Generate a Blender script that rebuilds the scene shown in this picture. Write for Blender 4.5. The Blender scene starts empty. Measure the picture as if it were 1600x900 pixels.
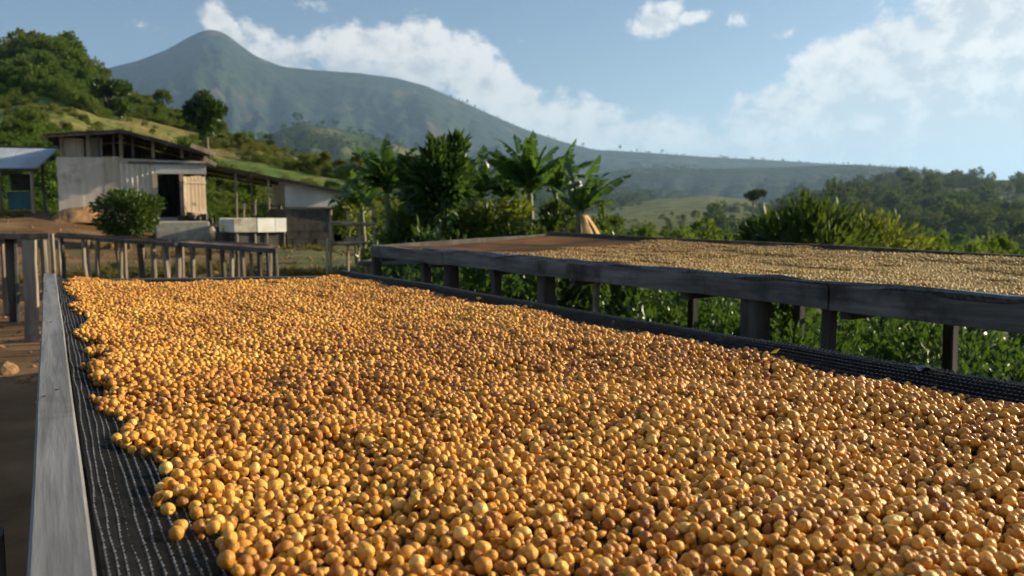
import bpy, math, random
import numpy as np
from mathutils import Vector, Matrix, Euler

R = math.radians
rng = np.random.default_rng(7)
random.seed(7)
sc = bpy.context.scene
COL = sc.collection

# ------------------------------------------------------------------ camera
FPX, CX, CY, HORIZON, CZ = 1250.0, 800.0, 450.0, 328.0, 1.20
PITCH = math.atan((CY - HORIZON) / FPX)
cam_d = bpy.data.cameras.new("camera")
cam = bpy.data.objects.new("camera", cam_d)
COL.objects.link(cam)
cam.location = (0, 0, CZ)
cam.rotation_euler = (R(90) - PITCH, 0, 0)
cam_d.sensor_width = 36
cam_d.lens = 36 * FPX / 1600
cam_d.clip_start = 0.05
cam_d.clip_end = 60000
cam_d.dof.use_dof = True
cam_d.dof.focus_distance = 1.25
cam_d.dof.aperture_fstop = 8.0
sc.camera = cam

# ------------------------------------------------------------------ sun, sky, exposure
SUN_AZ, SUN_EL = 72.0, 18.0          # degrees clockwise from +Y (the view), above the horizon
sun_d = bpy.data.lights.new("sun", 'SUN')
sun_d.energy = 5.0
sun_d.angle = R(0.5)
sun_d.color = (1.0, 0.85, 0.58)
sun = bpy.data.objects.new("sun", sun_d)
COL.objects.link(sun)
sdir = Vector((math.sin(R(SUN_AZ)) * math.cos(R(SUN_EL)), math.cos(R(SUN_AZ)) * math.cos(R(SUN_EL)), math.sin(R(SUN_EL))))
sun.rotation_euler = sdir.to_track_quat('Z', 'Y').to_euler()

sc.view_settings.view_transform = 'Standard'
sc.view_settings.look = 'None'
sc.view_settings.gamma = 1
sc.view_settings.use_curve_mapping = False
sc.view_settings.exposure = 1.1
sc.cycles.use_denoising = True
sc.cycles.max_bounces = 6
sc.cycles.diffuse_bounces = 3
sc.cycles.glossy_bounces = 2
sc.cycles.transmission_bounces = 4
sc.cycles.transparent_max_bounces = 6
sc.cycles.volume_bounces = 1
sc.cycles.use_adaptive_sampling = True
sc.cycles.adaptive_threshold = 0.02
SKY_STRENGTH = 0.055
CLOUD_STRENGTH = 0.47

# pixel helpers (photograph is 1600 x 900): a pixel gives a direction only
def ray(px, py):
    a, b = (px - CX) / FPX, (CY - py) / FPX
    return Vector((a, math.cos(PITCH) + b * math.sin(PITCH), -math.sin(PITCH) + b * math.cos(PITCH)))
def onz(px, py, z):
    d = ray(px, py)
    return Vector((0, 0, CZ)) + d * ((z - CZ) / d.z)
FRAME = None                                  # set while a building turned away from the view axis is laid out
def at(px, py, Y):
    d = ray(px, py); o = Vector((0, 0, CZ))
    if FRAME is not None:
        inv = FRAME.inverted(); d = inv.to_3x3() @ d; o = inv @ o
    return o + d * ((Y - o.y) / d.y)
def azel(px, py):
    d = ray(px, py)
    return math.atan2(d.x, d.y), math.atan2(d.z, math.hypot(d.x, d.y))

# world: Nishita sky with procedural clouds by direction
world = bpy.data.worlds.new("World")
sc.world = world
world.use_nodes = True
nt = world.node_tree
nt.nodes.clear()
class NB:
    """small expression builder for a node tree"""
    def __init__(s, nt): s.nt = nt
    def n(s, t, **kw):
        x = s.nt.nodes.new(t)
        for k, v in kw.items(): setattr(x, k, v)
        return x
    def put(s, sock, v):
        if hasattr(v, 'is_output') or isinstance(v, bpy.types.NodeSocket): s.nt.links.new(v, sock)
        else: sock.default_value = v
    def m(s, op, a, b=None, c=None, clamp=False):
        x = s.n('ShaderNodeMath', operation=op); x.use_clamp = clamp
        s.put(x.inputs[0], a)
        if b is not None: s.put(x.inputs[1], b)
        if c is not None: s.put(x.inputs[2], c)
        return x.outputs[0]
    def mr(s, v, a, b, c=0.0, d=1.0, smooth=True):
        x = s.n('ShaderNodeMapRange', interpolation_type='SMOOTHSTEP' if smooth else 'LINEAR')
        for i, q in enumerate((v, a, b, c, d)): s.put(x.inputs[i], q)
        return x.outputs[0]
    def mix(s, f, a, b, bt='MIX'):
        x = s.n('ShaderNodeMix', data_type='RGBA', blend_type=bt)
        s.put(x.inputs[0], f); s.put(x.inputs[6], a); s.put(x.inputs[7], b)
        return x.outputs[2]
    def noise(s, vec, scale, detail=6, rough=0.55, dist=0.0, lac=2.0):
        x = s.n('ShaderNodeTexNoise')
        if vec is not None: s.put(x.inputs['Vector'], vec)
        x.inputs['Scale'].default_value = scale; x.inputs['Detail'].default_value = detail
        x.inputs['Roughness'].default_value = rough; x.inputs['Distortion'].default_value = dist
        x.inputs['Lacunarity'].default_value = lac
        return x.outputs['Fac']
    def xyz(s, a, b, c):
        x = s.n('ShaderNodeCombineXYZ')
        for i, q in enumerate((a, b, c)): s.put(x.inputs[i], q)
        return x.outputs[0]
b = NB(nt)
out = b.n('ShaderNodeOutputWorld')
sky = b.n('ShaderNodeTexSky', sky_type='NISHITA')
sky.sun_disc = False
sky.sun_elevation = R(SUN_EL)
sky.sun_rotation = R(SUN_AZ)
sky.altitude = 1200
sky.air_density = 1.0
sky.dust_density = 2.2
sky.ozone_density = 2.2
tc = b.n('ShaderNodeTexCoord')
sep = b.n('ShaderNodeSeparateXYZ')
nt.links.new(tc.outputs['Generated'], sep.inputs[0])
DEG = 180 / math.pi
az = b.m('MULTIPLY', b.m('ARCTAN2', sep.outputs[0], sep.outputs[1]), DEG)
el = b.m('MULTIPLY', b.m('ARCSINE', sep.outputs[2]), DEG)
# cloud banks: (px, py, half width, half height in pixels, weight, tilt)
BANKS = [
    (425, 88, 70, 36, .62, -.45), (470, 80, 55, 28, .5, .25), (570, 88, 85, 44, .70, 0), (665, 84, 58, 50, .70, 0),
    (745, 105, 70, 55, .6, -.3), (790, 165, 85, 60, .7, -.5), (880, 195, 80, 45, .55, -.2), (362, 60, 42, 30, .62, -.7),
    (800, 75, 26, 24, .32, .5), (255, 52, 75, 14, .34, 0), (1020, 35, 40, 28, .5, .3), (1085, 26, 34, 10, .34, .1),
    (1155, 30, 22, 12, .36, 0), (1232, 50, 30, 12, .3, .3), (1000, 222, 190, 36, .64, .0), (930, 185, 70, 34, .5, -.2), (1190, 215, 130, 45, .6, .2), (1160, 165, 48, 26, .42, .1),
    (1110, 200, 110, 34, .45, .3), (1330, 105, 105, 56, .68, .45), (1270, 190, 150, 62, .70, .3), (1490, 90, 125, 95, .74, .5),
    (1560, 20, 130, 60, .66, .5), (1420, 195, 210, 90, .95, .2), (1600, 200, 230, 90, 1.0, .2), (1330, 240, 360, 46, .95, .02),
    (490, 8, 60, 12, .3, 0), (1850, 60, 260, 150, .55, .2),
]
SHADED = [(1570, 220, 150, 44, .8, .25), (1290, 238, 230, 22, .35, .1), (1110, 215, 50, 20, .3, .4), (1420, 60, 50, 40, .25, .6), (1330, 165, 70, 18, .32, .45), (1190, 170, 60, 22, .3, .35), (1390, 140, 40, 30, .22, .6), (560, 112, 160, 20, .36, -.1), (720, 130, 60, 26, .2, -.4)]
def bank(azs, els, banks=None):
    tot = None
    for px, py, w, h, wt, tilt in banks or BANKS:
        a, e = azel(px, py)
        a, e = a * DEG, e * DEG
        sw, sh = w / FPX * DEG * .85, h / FPX * DEG
        dx = b.m('SUBTRACT', azs, a)
        dy = b.m('SUBTRACT', b.m('SUBTRACT', els, e), b.m('MULTIPLY', dx, tilt))
        q = b.m('ADD', b.m('POWER', b.m('MULTIPLY', dx, 1 / sw), 2.0), b.m('POWER', b.m('MULTIPLY', dy, 1 / sh), 2.0))
        g = b.m('MULTIPLY', b.m('EXPONENT', b.m('MULTIPLY', b.m('POWER', q, 1.5), -0.55)), wt * 1.08)
        tot = g if tot is None else b.m('MAXIMUM', tot, g)
    return tot
mask = bank(az, el)
def puff(off):
    v = b.xyz(b.m('ADD', az, off[0]), b.m('MULTIPLY', b.m('ADD', el, off[1]), 1.25), 3.7)
    return b.noise(v, 0.20, 7, 0.58, 0.3), b.noise(v, 0.62, 7, 0.62, 0.2)
n1, n1b = puff((0, 0))
n2, n2b = puff((1.3, 0.9))
f1 = b.m('ADD', b.m('MULTIPLY', n1, .5), b.m('MULTIPLY', n1b, .5))
f2 = b.m('ADD', b.m('MULTIPLY', n2, .5), b.m('MULTIPLY', n2b, .5))
# beyond the picture the same broken cloud goes on
azr = b.mr(b.m('ABSOLUTE', az), 36, 60)
wide = b.m('MULTIPLY', b.mr(b.noise(b.xyz(b.m('MULTIPLY', az, .6), el, 9.1), .07, 3, .5), .45, .65), b.m('MULTIPLY', azr, .5))
mk_ = b.m('MAXIMUM', mask, wide)
dens = b.m('ADD', b.m('MULTIPLY', b.m('SUBTRACT', f1, .5), 1.9), b.m('SUBTRACT', b.m('MULTIPLY', mk_, 1.02), .27))
alpha = b.mr(dens, 0.0, 0.32)
core = b.mr(dens, 0.12, 0.55)
slope = b.m('SUBTRACT', f1, f2)
lit = b.mr(b.m('ADD', b.m('MULTIPLY', slope, 3.2), b.m('SUBTRACT', .70, b.m('MULTIPLY', core, .26))), 0.08, .78)
cl_dark = (.60, .62, .66, 1)
cl_lit = (1.0, .965, .91, 1)
# clouds low in front of the sunny side are greyer underneath
lit = b.m('SUBTRACT', lit, bank(az, el, SHADED), clamp=True)
ccol = b.mix(lit, cl_dark, cl_lit)
bg1 = b.n('ShaderNodeBackground'); bg1.inputs[1].default_value = SKY_STRENGTH
nt.links.new(sky.outputs[0], bg1.inputs[0])
bg2 = b.n('ShaderNodeBackground'); bg2.inputs[1].default_value = CLOUD_STRENGTH
nt.links.new(ccol, bg2.inputs[0])
ms = b.n('ShaderNodeMixShader')
nt.links.new(b.m('MULTIPLY', alpha, .96), ms.inputs[0])
nt.links.new(bg1.outputs[0], ms.inputs[1]); nt.links.new(bg2.outputs[0], ms.inputs[2])
nt.links.new(ms.outputs[0], out.inputs[0])

# ------------------------------------------------------------------ noise
_perm = np.random.default_rng(3).random((256, 256))
def vnoise(x, y):
    x = np.asarray(x, float); y = np.asarray(y, float)
    xi, yi = np.floor(x).astype(int), np.floor(y).astype(int)
    fx, fy = x - xi, y - yi
    fx = fx * fx * (3 - 2 * fx); fy = fy * fy * (3 - 2 * fy)
    p = lambda i, j: _perm[i % 256, j % 256]
    return (p(xi, yi) * (1 - fx) + p(xi + 1, yi) * fx) * (1 - fy) + (p(xi, yi + 1) * (1 - fx) + p(xi + 1, yi + 1) * fx) * fy
def fbm(x, y, o=4):
    s, a, t = 0, 1, 0
    for i in range(o):
        s = s + a * vnoise(x * 2 ** i + 17.3 * i, y * 2 ** i + 9.1 * i); t += a; a *= .5
    return s / t
def sstep(a, b_, x):
    t = np.clip((np.asarray(x, float) - a) / (b_ - a), 0, 1)
    return t * t * (3 - 2 * t)

# ------------------------------------------------------------------ materials
MAT = {}
def new_mat(name):
    m = bpy.data.materials.new(name); m.use_nodes = True
    m.node_tree.nodes.clear()
    MAT[name] = m
    return m, NB(m.node_tree)
def finish(m, q, shader):
    o = q.n('ShaderNodeOutputMaterial')
    m.node_tree.links.new(shader, o.inputs[0])
    return m
def principled(q, col, rough=.7, bump=None, bstr=.3, bdist=.01, spec=.4):
    p = q.n('ShaderNodeBsdfPrincipled')
    q.put(p.inputs['Base Color'], col); q.put(p.inputs['Roughness'], rough)
    p.inputs['Specular IOR Level'].default_value = spec
    if bump is not None:
        bp = q.n('ShaderNodeBump'); bp.inputs['Strength'].default_value = bstr; bp.inputs['Distance'].default_value = bdist
        q.put(bp.inputs['Height'], bump); q.nt.links.new(bp.outputs[0], p.inputs['Normal'])
    return p
def coords(q, scale=(1, 1, 1), kind='Object', rot=0.):
    t = q.n('ShaderNodeTexCoord'); mp = q.n('ShaderNodeMapping', vector_type='TEXTURE')
    mp.inputs['Scale'].default_value = tuple(1 / v for v in scale); mp.inputs['Rotation'].default_value = (0, 0, rot)
    q.nt.links.new(t.outputs[kind], mp.inputs[0])
    return mp.outputs[0]
def c4(c): return (*c, 1.0)
def mk(name, c1, c2, scale=6, stretch=(1, 1, 1), rough=.75, bstr=.3, bdist=.01, c3=None, s3=1.0, lo3=.55, hi3=.7, spec=.35, lo=.35, hi=.65, rot=0.):
    m, q = new_mat(name)
    v = coords(q, stretch, rot=rot)
    n = q.noise(v, scale, 8, .62)
    col = q.mix(q.mr(n, lo, hi), c4(c1), c4(c2))
    if c3:
        v3 = coords(q)
        col = q.mix(q.mr(q.noise(v3, s3, 5, .6), lo3, hi3), col, c4(c3))
    n2 = q.noise(v, scale * 4, 6, .65)
    return finish(m, q, principled(q, col, rough, q.m('ADD', n, q.m('MULTIPLY', n2, .5)), bstr, bdist, spec).outputs[0])

BEDROT = R(30.06)
mk('wood_grey', (.075, .071, .068), (.13, .125, .12), 9, (1, .12, 1), .8, .35, .004, (.045, .042, .04), 2.2, .55, .75, rot=BEDROT, spec=.12)
mk('wood_rail', (.12, .12, .125), (.235, .235, .238), 46, (1, .045, 1), .72, .6, .0014, (.10, .092, .085), 6, .56, .74, rot=BEDROT)
mk('wood_weathered', (.10, .093, .085), (.23, .215, .195), 16, (1, .07, 1), .85, .7, .003, (.05, .043, .036), 3.0, .5, .7, rot=BEDROT, spec=.12)
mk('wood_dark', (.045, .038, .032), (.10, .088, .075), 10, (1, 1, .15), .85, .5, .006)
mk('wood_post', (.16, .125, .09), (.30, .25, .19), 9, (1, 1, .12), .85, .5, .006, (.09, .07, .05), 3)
mk('wood_warm', (.32, .23, .15), (.52, .41, .29), 8, (1, 1, .1), .8, .4, .005, (.2, .14, .09), 2.5)
mk('wall_pale', (.47, .42, .34), (.62, .57, .48), 2.6, (1, 1, .22), .85, .15, .004, (.24, .18, .11), 1.5, .50, .74)
mk('wall_tan', (.34, .29, .22), (.46, .41, .32), 5, (1, 1, .15), .85, .2, .004, (.22, .17, .11), 1.6)
mk('wall_grey', (.42, .40, .37), (.54, .52, .48), 1.4, (1, 1, .4), .85, .1, .003, (.26, .25, .22), 1.1, .6, .8)
mk('concrete', (.30, .275, .22), (.43, .40, .33), 5, (1, 1, 1), .9, .4, .006, (.2, .17, .12), 2.0)
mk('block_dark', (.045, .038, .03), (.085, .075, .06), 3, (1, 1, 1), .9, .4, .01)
mk('roof_tin', (.36, .40, .45), (.50, .54, .58), 1.6, (1, 1, 1), .5, .1, .003, (.28, .22, .17), 1.5, .62, .8, .5)
mk('roof_rust', (.12, .085, .06), (.22, .16, .115), 2.6, (1, 1, 1), .8, .2, .004, (.17, .15, .13), 1.1)
mk('white_tank', (.66, .64, .58), (.80, .78, .72), 3, (1, 1, 1), .6, .1, .003, (.45, .40, .32), 2.2, .62, .8)
mk('teal_paint', (.04, .12, .14), (.07, .17, .19), 3, (1, 1, .4), .7, .1, .002)
mk('yellow_plastic', (.55, .50, .03), (.62, .58, .06), 3, (1, 1, 1), .4, .0, .001)
mk('blue_plastic', (.010, .028, .075), (.018, .045, .11), 8, (1, 1, 1), .8, .3, .002, spec=.1)
mk('net_black', (.035, .035, .036), (.085, .085, .085), 60, (1, 1, 1), .25, .0, .001, spec=.6)
mk('net_weft', (.006, .006, .006), (.012, .012, .012), 60, (1, 1, 1), .7, .0, .001, spec=.1)
mk('bark', (.11, .085, .06), (.20, .16, .12), 8, (1, 1, .3), .9, .6, .02)
mk('stem_banana', (.10, .13, .04), (.22, .20, .09), 5, (1, 1, .2), .6, .3, .01, (.25, .16, .07), 2.5)
mk('dry_leaf', (.40, .22, .07), (.58, .36, .13), 7, (1, 1, 1), .7, .3, .01, (.25, .12, .05), 4)
mk('earth_orange', (.24, .125, .055), (.38, .22, .11), 2.4, (1, 1, 1), .95, .6, .04, (.14, .08, .04), 1.0)
mk('net_film', (.06, .034, .018), (.22, .105, .042), .9, (1, 1, 1), .9, .2, .004, (.03, .027, .025), .7, .52, .66, spec=.05)

def leaf_mat(name, dark, light, trans=.35, rough=.45, tonecol=None):
    m, q = new_mat(name)
    g = q.n('ShaderNodeNewGeometry')
    at_ = q.n('ShaderNodeAttribute', attribute_type='INSTANCER', attribute_name='tone')
    col = q.mix(g.outputs['Random Per Island'], c4(dark), c4(light))
    if tonecol: col = q.mix(at_.outputs['Fac'], col, c4(tonecol))
    p = principled(q, col, rough, spec=.45 if rough < .6 else .12)
    t = q.n('ShaderNodeBsdfTranslucent')
    tcn = q.mix(.5, col, c4((light[0] * 1.9, light[1] * 1.6, light[2] * .8)))
    q.put(t.inputs[0], tcn)
    x = q.n('ShaderNodeMixShader'); x.inputs[0].default_value = trans
    q.nt.links.new(p.outputs[0], x.inputs[1]); q.nt.links.new(t.outputs[0], x.inputs[2])
    return finish(m, q, x.outputs[0])
leaf_mat('leaf_dark', (.018, .048, .010), (.060, .115, .024), .3, .38)
leaf_mat('leaf_round', (.022, .062, .012), (.075, .145, .028), .35, .35)
leaf_mat('leaf_mid', (.028, .062, .012), (.085, .14, .026), .35, .45)
leaf_mat('leaf_bright', (.060, .105, .012), (.16, .21, .030), .45, .45)
leaf_mat('leaf_banana', (.035, .095, .016), (.075, .155, .028), .42, .32)
leaf_mat('leaf_yellow', (.22, .22, .03), (.38, .34, .05), .4, .5)
leaf_mat('leaf_scrub', (.040, .090, .016), (.12, .19, .034), .38, .6, (.20, .175, .05))
leaf_mat('leaf_wood', (.032, .062, .020), (.075, .12, .034), .3, .95, (.13, .13, .05))
leaf_mat('grass_dry', (.12, .10, .035), (.26, .21, .08), .3, .7, (.10, .12, .03))

# coffee cherries: tone 0 dark brown .. 1 pale yellow
def bean_mat(name, stops, blotch, rough=.27, bl=.56):
    m, q = new_mat(name)
    at_ = q.n('ShaderNodeAttribute', attribute_type='INSTANCER', attribute_name='tone')
    rp = q.n('ShaderNodeValToRGB')
    e = rp.color_ramp.elements
    e[0].position, e[0].color = stops[0][0], c4(stops[0][1])
    e[1].position, e[1].color = stops[-1][0], c4(stops[-1][1])
    for p_, c_ in stops[1:-1]:
        x = e.new(p_); x.color = c4(c_)
    q.nt.links.new(at_.outputs['Fac'], rp.inputs[0])
    t = q.n('ShaderNodeTexCoord')
    off = q.n('ShaderNodeVectorMath', operation='ADD')
    q.nt.links.new(t.outputs['Object'], off.inputs[0])
    q.nt.links.new(q.xyz(q.m('MULTIPLY', at_.outputs['Fac'], 91.0), q.m('MULTIPLY', at_.outputs['Fac'], 53.0), 0.0), off.inputs[1])
    n = q.noise(off.outputs[0], 1.1, 5, .6)
    n2 = q.noise(off.outputs[0], 5.0, 4, .6)
    col = q.mix(q.m('MULTIPLY', q.mr(n, bl, bl + .16), .75), rp.outputs[0], c4(blotch))
    col = q.mix(q.m('MULTIPLY', q.mr(n2, .60, .72), .35), col, c4(blotch))
    p = principled(q, col, q.mr(n2, .3, .7, rough - .07, rough + .12), q.m('ADD', n, q.m('MULTIPLY', n2, .45)), .22, .15, .34)
    p.inputs['Subsurface Weight'].default_value = .35
    p.inputs['Subsurface Radius'].default_value = (1.0, .45, .12)
    p.inputs['Subsurface Scale'].default_value = .004
    return finish(m, q, p.outputs[0])
bean_mat('cherry_skin', [(0, (.19, .070, .012)), (.2, (.36, .145, .022)), (.5, (.61, .283, .034)), (.8, (.74, .40, .068)), (1, (.81, .53, .14))], (.30, .10, .010), .27, .57)
bean_mat('parchment', [(0, (.22, .11, .03)), (.3, (.42, .25, .065)), (.7, (.56, .39, .125)), (1, (.66, .51, .22))], (.28, .17, .05), .5, .62)

def ground_mat():
    m, q = new_mat('ground_soil')
    v = coords(q)
    n = q.noise(v, .9, 8, .65)
    n2 = q.noise(v, .16, 5, .6)
    n3 = q.noise(v, 14, 5, .7)
    col = q.mix(q.mr(n, .35, .68), c4((.105, .055, .022)), c4((.215, .128, .058)))
    col = q.mix(q.mr(n2, .50, .62), col, c4((.095, .082, .030)))
    col = q.mix(q.m('MULTIPLY', q.mr(n3, .5, .75), .5), col, c4((.10, .07, .04)))
    gp = q.n('ShaderNodeNewGeometry'); dt = q.n('ShaderNodeVectorMath', operation='DOT_PRODUCT')
    q.nt.links.new(gp.outputs['Position'], dt.inputs[0]); dt.inputs[1].default_value = (.8655, .5009, 0)
    gr = q.mix(q.mr(n, .35, .68), c4((.045, .070, .018)), c4((.11, .125, .038)))
    far_side = q.mr(q.m('ADD', dt.outputs['Value'], q.m('MULTIPLY', n2, 4.0)), 5.0, 7.5)
    col = q.mix(q.m('MULTIPLY', far_side, .9), col, gr)
    return finish(m, q, principled(q, col, .95, q.m('ADD', n, q.m('MULTIPLY', n3, .3)), .5, .05, .2).outputs[0])
ground_mat()
def terrain_mat(name, a, b_, c, s1, s2, bare=(.55, .68)):
    m, q = new_mat(name)
    v = coords(q)
    n = q.noise(v, s1, 9, .62); n2 = q.noise(v, s2, 6, .58, .4)
    col = q.mix(q.mr(n, .38, .62), c4(a), c4(b_))
    col = q.mix(q.m('MULTIPLY', q.mr(n2, *bare), .85), col, c4(c))
    n3 = q.noise(v, s1 * 4.5, 6, .7)
    col = q.mix(q.m('MULTIPLY', q.mr(n3, .50, .66), .55), col, c4(tuple(k * .45 for k in a)))
    return finish(m, q, principled(q, col, .95, n, .8, 1.0 / s1 * .3, .1).outputs[0])
terrain_mat('terrain_hill', (.060, .11, .022), (.12, .16, .036), (.25, .19, .07), .12, .028, (.50, .62))
terrain_mat('terrain_mountain', (.010, .021, .014), (.028, .042, .022), (.10, .070, .045), .012, .0035, (.55, .68))
terrain_mat('terrain_field', (.085, .105, .032), (.17, .165, .055), (.05, .07, .025), .03, .012)
terrain_mat('terrain_wood', (.026, .048, .016), (.060, .085, .026), (.15, .145, .055), .05, .006, (.48, .58))

# ------------------------------------------------------------------ object helpers
def link(o, parent=None):
    COL.objects.link(o)
    if parent is not None: o.parent = parent
    return o
def tag(o, label=None, cat=None, group=None, kind=None):
    if label: o['label'] = label
    if cat: o['category'] = cat
    if group: o['group'] = group
    if kind: o['kind'] = kind
    return o
def thing(name, label, cat, loc=(0, 0, 0), rz=0, group=None):
    o = bpy.data.objects.new(name, None)
    o.empty_display_size = .1
    link(o); o.location = loc if FRAME is None else FRAME @ Vector(loc); o.rotation_euler = (0, 0, rz)
    return tag(o, label, cat, group)
def rel(o, parent):
    """parent while keeping world coordinates of an untransformed mesh"""
    bpy_m = Matrix.LocRotScale(parent.location, parent.rotation_euler, None)
    o.parent = parent
    o.matrix_parent_inverse = bpy_m.inverted() if FRAME is None else bpy_m.inverted() @ FRAME
    return o
def mesh_np(name, V, F, smooth=False):
    V = np.asarray(V, np.float32); F = np.asarray(F, np.int32)
    me = bpy.data.meshes.new(name)
    k = F.shape[1]
    me.vertices.add(len(V)); me.vertices.foreach_set('co', V.ravel())
    me.loops.add(F.size); me.loops.foreach_set('vertex_index', F.ravel())
    me.polygons.add(len(F)); me.polygons.foreach_set('loop_start', np.arange(0, F.size, k, dtype=np.int32))
    me.polygons.foreach_set('use_smooth', np.full(len(F), smooth))
    me.update(calc_edges=True); me.validate()
    return me
class MB:
    def __init__(s): s.v, s.f = [], []
    def add(s, vs, fs):
        o = len(s.v); s.v += [tuple(v) for v in vs]; s.f += [tuple(i + o for i in f) for f in fs]; return s
    def box(s, lo, hi):
        x0, y0, z0 = lo; x1, y1, z1 = hi
        return s.add([(x0, y0, z0), (x1, y0, z0), (x1, y1, z0), (x0, y1, z0), (x0, y0, z1), (x1, y0, z1), (x1, y1, z1), (x0, y1, z1)],
                     [(0, 3, 2, 1), (4, 5, 6, 7), (0, 1, 5, 4), (1, 2, 6, 5), (2, 3, 7, 6), (3, 0, 4, 7)])
    def beam(s, p0, p1, w, h, up=(0, 0, 1), seg=1, jit=0, ch=.12):
        p0, p1 = Vector(p0), Vector(p1)
        d = (p1 - p0).normalized(); up = Vector(up)
        if abs(d.dot(up)) > .98: up = Vector((0, 1, 0))
        sx = d.cross(up).normalized(); sy = sx.cross(d).normalized()
        c = min(w, h) * ch
        prof = [(-w / 2 + c, -h / 2), (w / 2 - c, -h / 2), (w / 2, -h / 2 + c), (w / 2, h / 2 - c), (w / 2 - c, h / 2), (-w / 2 + c, h / 2), (-w / 2, h / 2 - c), (-w / 2, -h / 2 + c)]
        vs = []
        for i in range(seg + 1):
            p = p0.lerp(p1, i / seg) + (sx * random.uniform(-jit, jit) + sy * random.uniform(-jit, jit) if 0 < i < seg else Vector())
            vs += [p + sx * a + sy * b_ for a, b_ in prof]
        fs = []
        for i in range(seg):
            for k in range(8):
                fs.append((i * 8 + k, i * 8 + (k + 1) % 8, i * 8 + 8 + (k + 1) % 8, i * 8 + 8 + k))
        fs += [tuple(range(7, -1, -1)), tuple(range(seg * 8, seg * 8 + 8))]
        return s.add(vs, fs)
    def tube(s, pts, rad, n=7, jit=0):
        pts = [Vector(p) for p in pts]
        if not hasattr(rad, '__len__'): rad = [rad] * len(pts)
        vs, fs = [], []
        for i, p in enumerate(pts):
            d = (pts[min(i + 1, len(pts) - 1)] - pts[max(i - 1, 0)]).normalized()
            up = Vector((0, 0, 1)) if abs(d.z) < .9 else Vector((1, 0, 0))
            a = d.cross(up).normalized(); c = a.cross(d)
            for k in range(n):
                t = 2 * math.pi * k / n; r = rad[i] * (1 + random.uniform(-jit, jit))
                vs.append(p + a * math.cos(t) * r + c * math.sin(t) * r)
        for i in range(len(pts) - 1):
            for k in range(n):
                fs.append((i * n + k, i * n + (k + 1) % n, i * n + n + (k + 1) % n, i * n + n + k))
        fs += [tuple(range(n - 1, -1, -1)), tuple(range((len(pts) - 1) * n, len(pts) * n))]
        return s.add(vs, fs)
    def build(s, name, mat, parent=None, smooth=False):
        me = bpy.data.meshes.new(name); me.from_pydata(s.v, [], s.f); me.update()
        me.materials.append(MAT[mat])
        if smooth: me.polygons.foreach_set('use_smooth', [True] * len(me.polygons))
        o = bpy.data.objects.new(name, me); COL.objects.link(o)
        if parent is not None: rel(o, parent)
        elif FRAME is not None and parent is None: o.matrix_world = FRAME
        return o
def sub(o, part):
    """a sub-part: its mesh shares the coordinates of its part"""
    o.matrix_world = Matrix.Identity(4); o.parent = part
    return o
def post(name, p0, p1, r, mat, parent, taper=.85, bend=.015):
    p0, p1 = Vector(p0), Vector(p1)
    pts = [p0.lerp(p1, t) + Vector((random.uniform(-bend, bend), random.uniform(-bend, bend), 0)) * (0 < t < 1) for t in (0, .3, .65, 1)]
    return MB().tube(pts, [r, r * .97, r * .92, r * taper], 7, .08).build(name, mat, parent)
def corrugated(p00, p10, p01, p11, waves, amp, thick=.006):
    """sheet between four corners, waves run across p00->p10"""
    m = MB(); n = waves * 6
    p00, p10, p01, p11 = map(Vector, (p00, p10, p01, p11))
    nor = (p10 - p00).cross(p01 - p00).normalized()
    vs = []
    for i in range(n + 1):
        t = i / n; w = nor * (math.sin(t * waves * 2 * math.pi) * amp)
        a, c = p00.lerp(p10, t) + w, p01.lerp(p11, t) + w
        vs += [a, c, c - nor * thick, a - nor * thick]
    fs = []
    for i in range(n):
        o = i * 4
        fs += [(o, o + 4, o + 5, o + 1), (o + 3, o + 2, o + 6, o + 7), (o, o + 3, o + 7, o + 4), (o + 1, o + 5, o + 6, o + 2)]
    fs += [(0, 1, 2, 3), (n * 4 + 3, n * 4 + 2, n * 4 + 1, n * 4)]
    return m.add(vs, fs)

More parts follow.
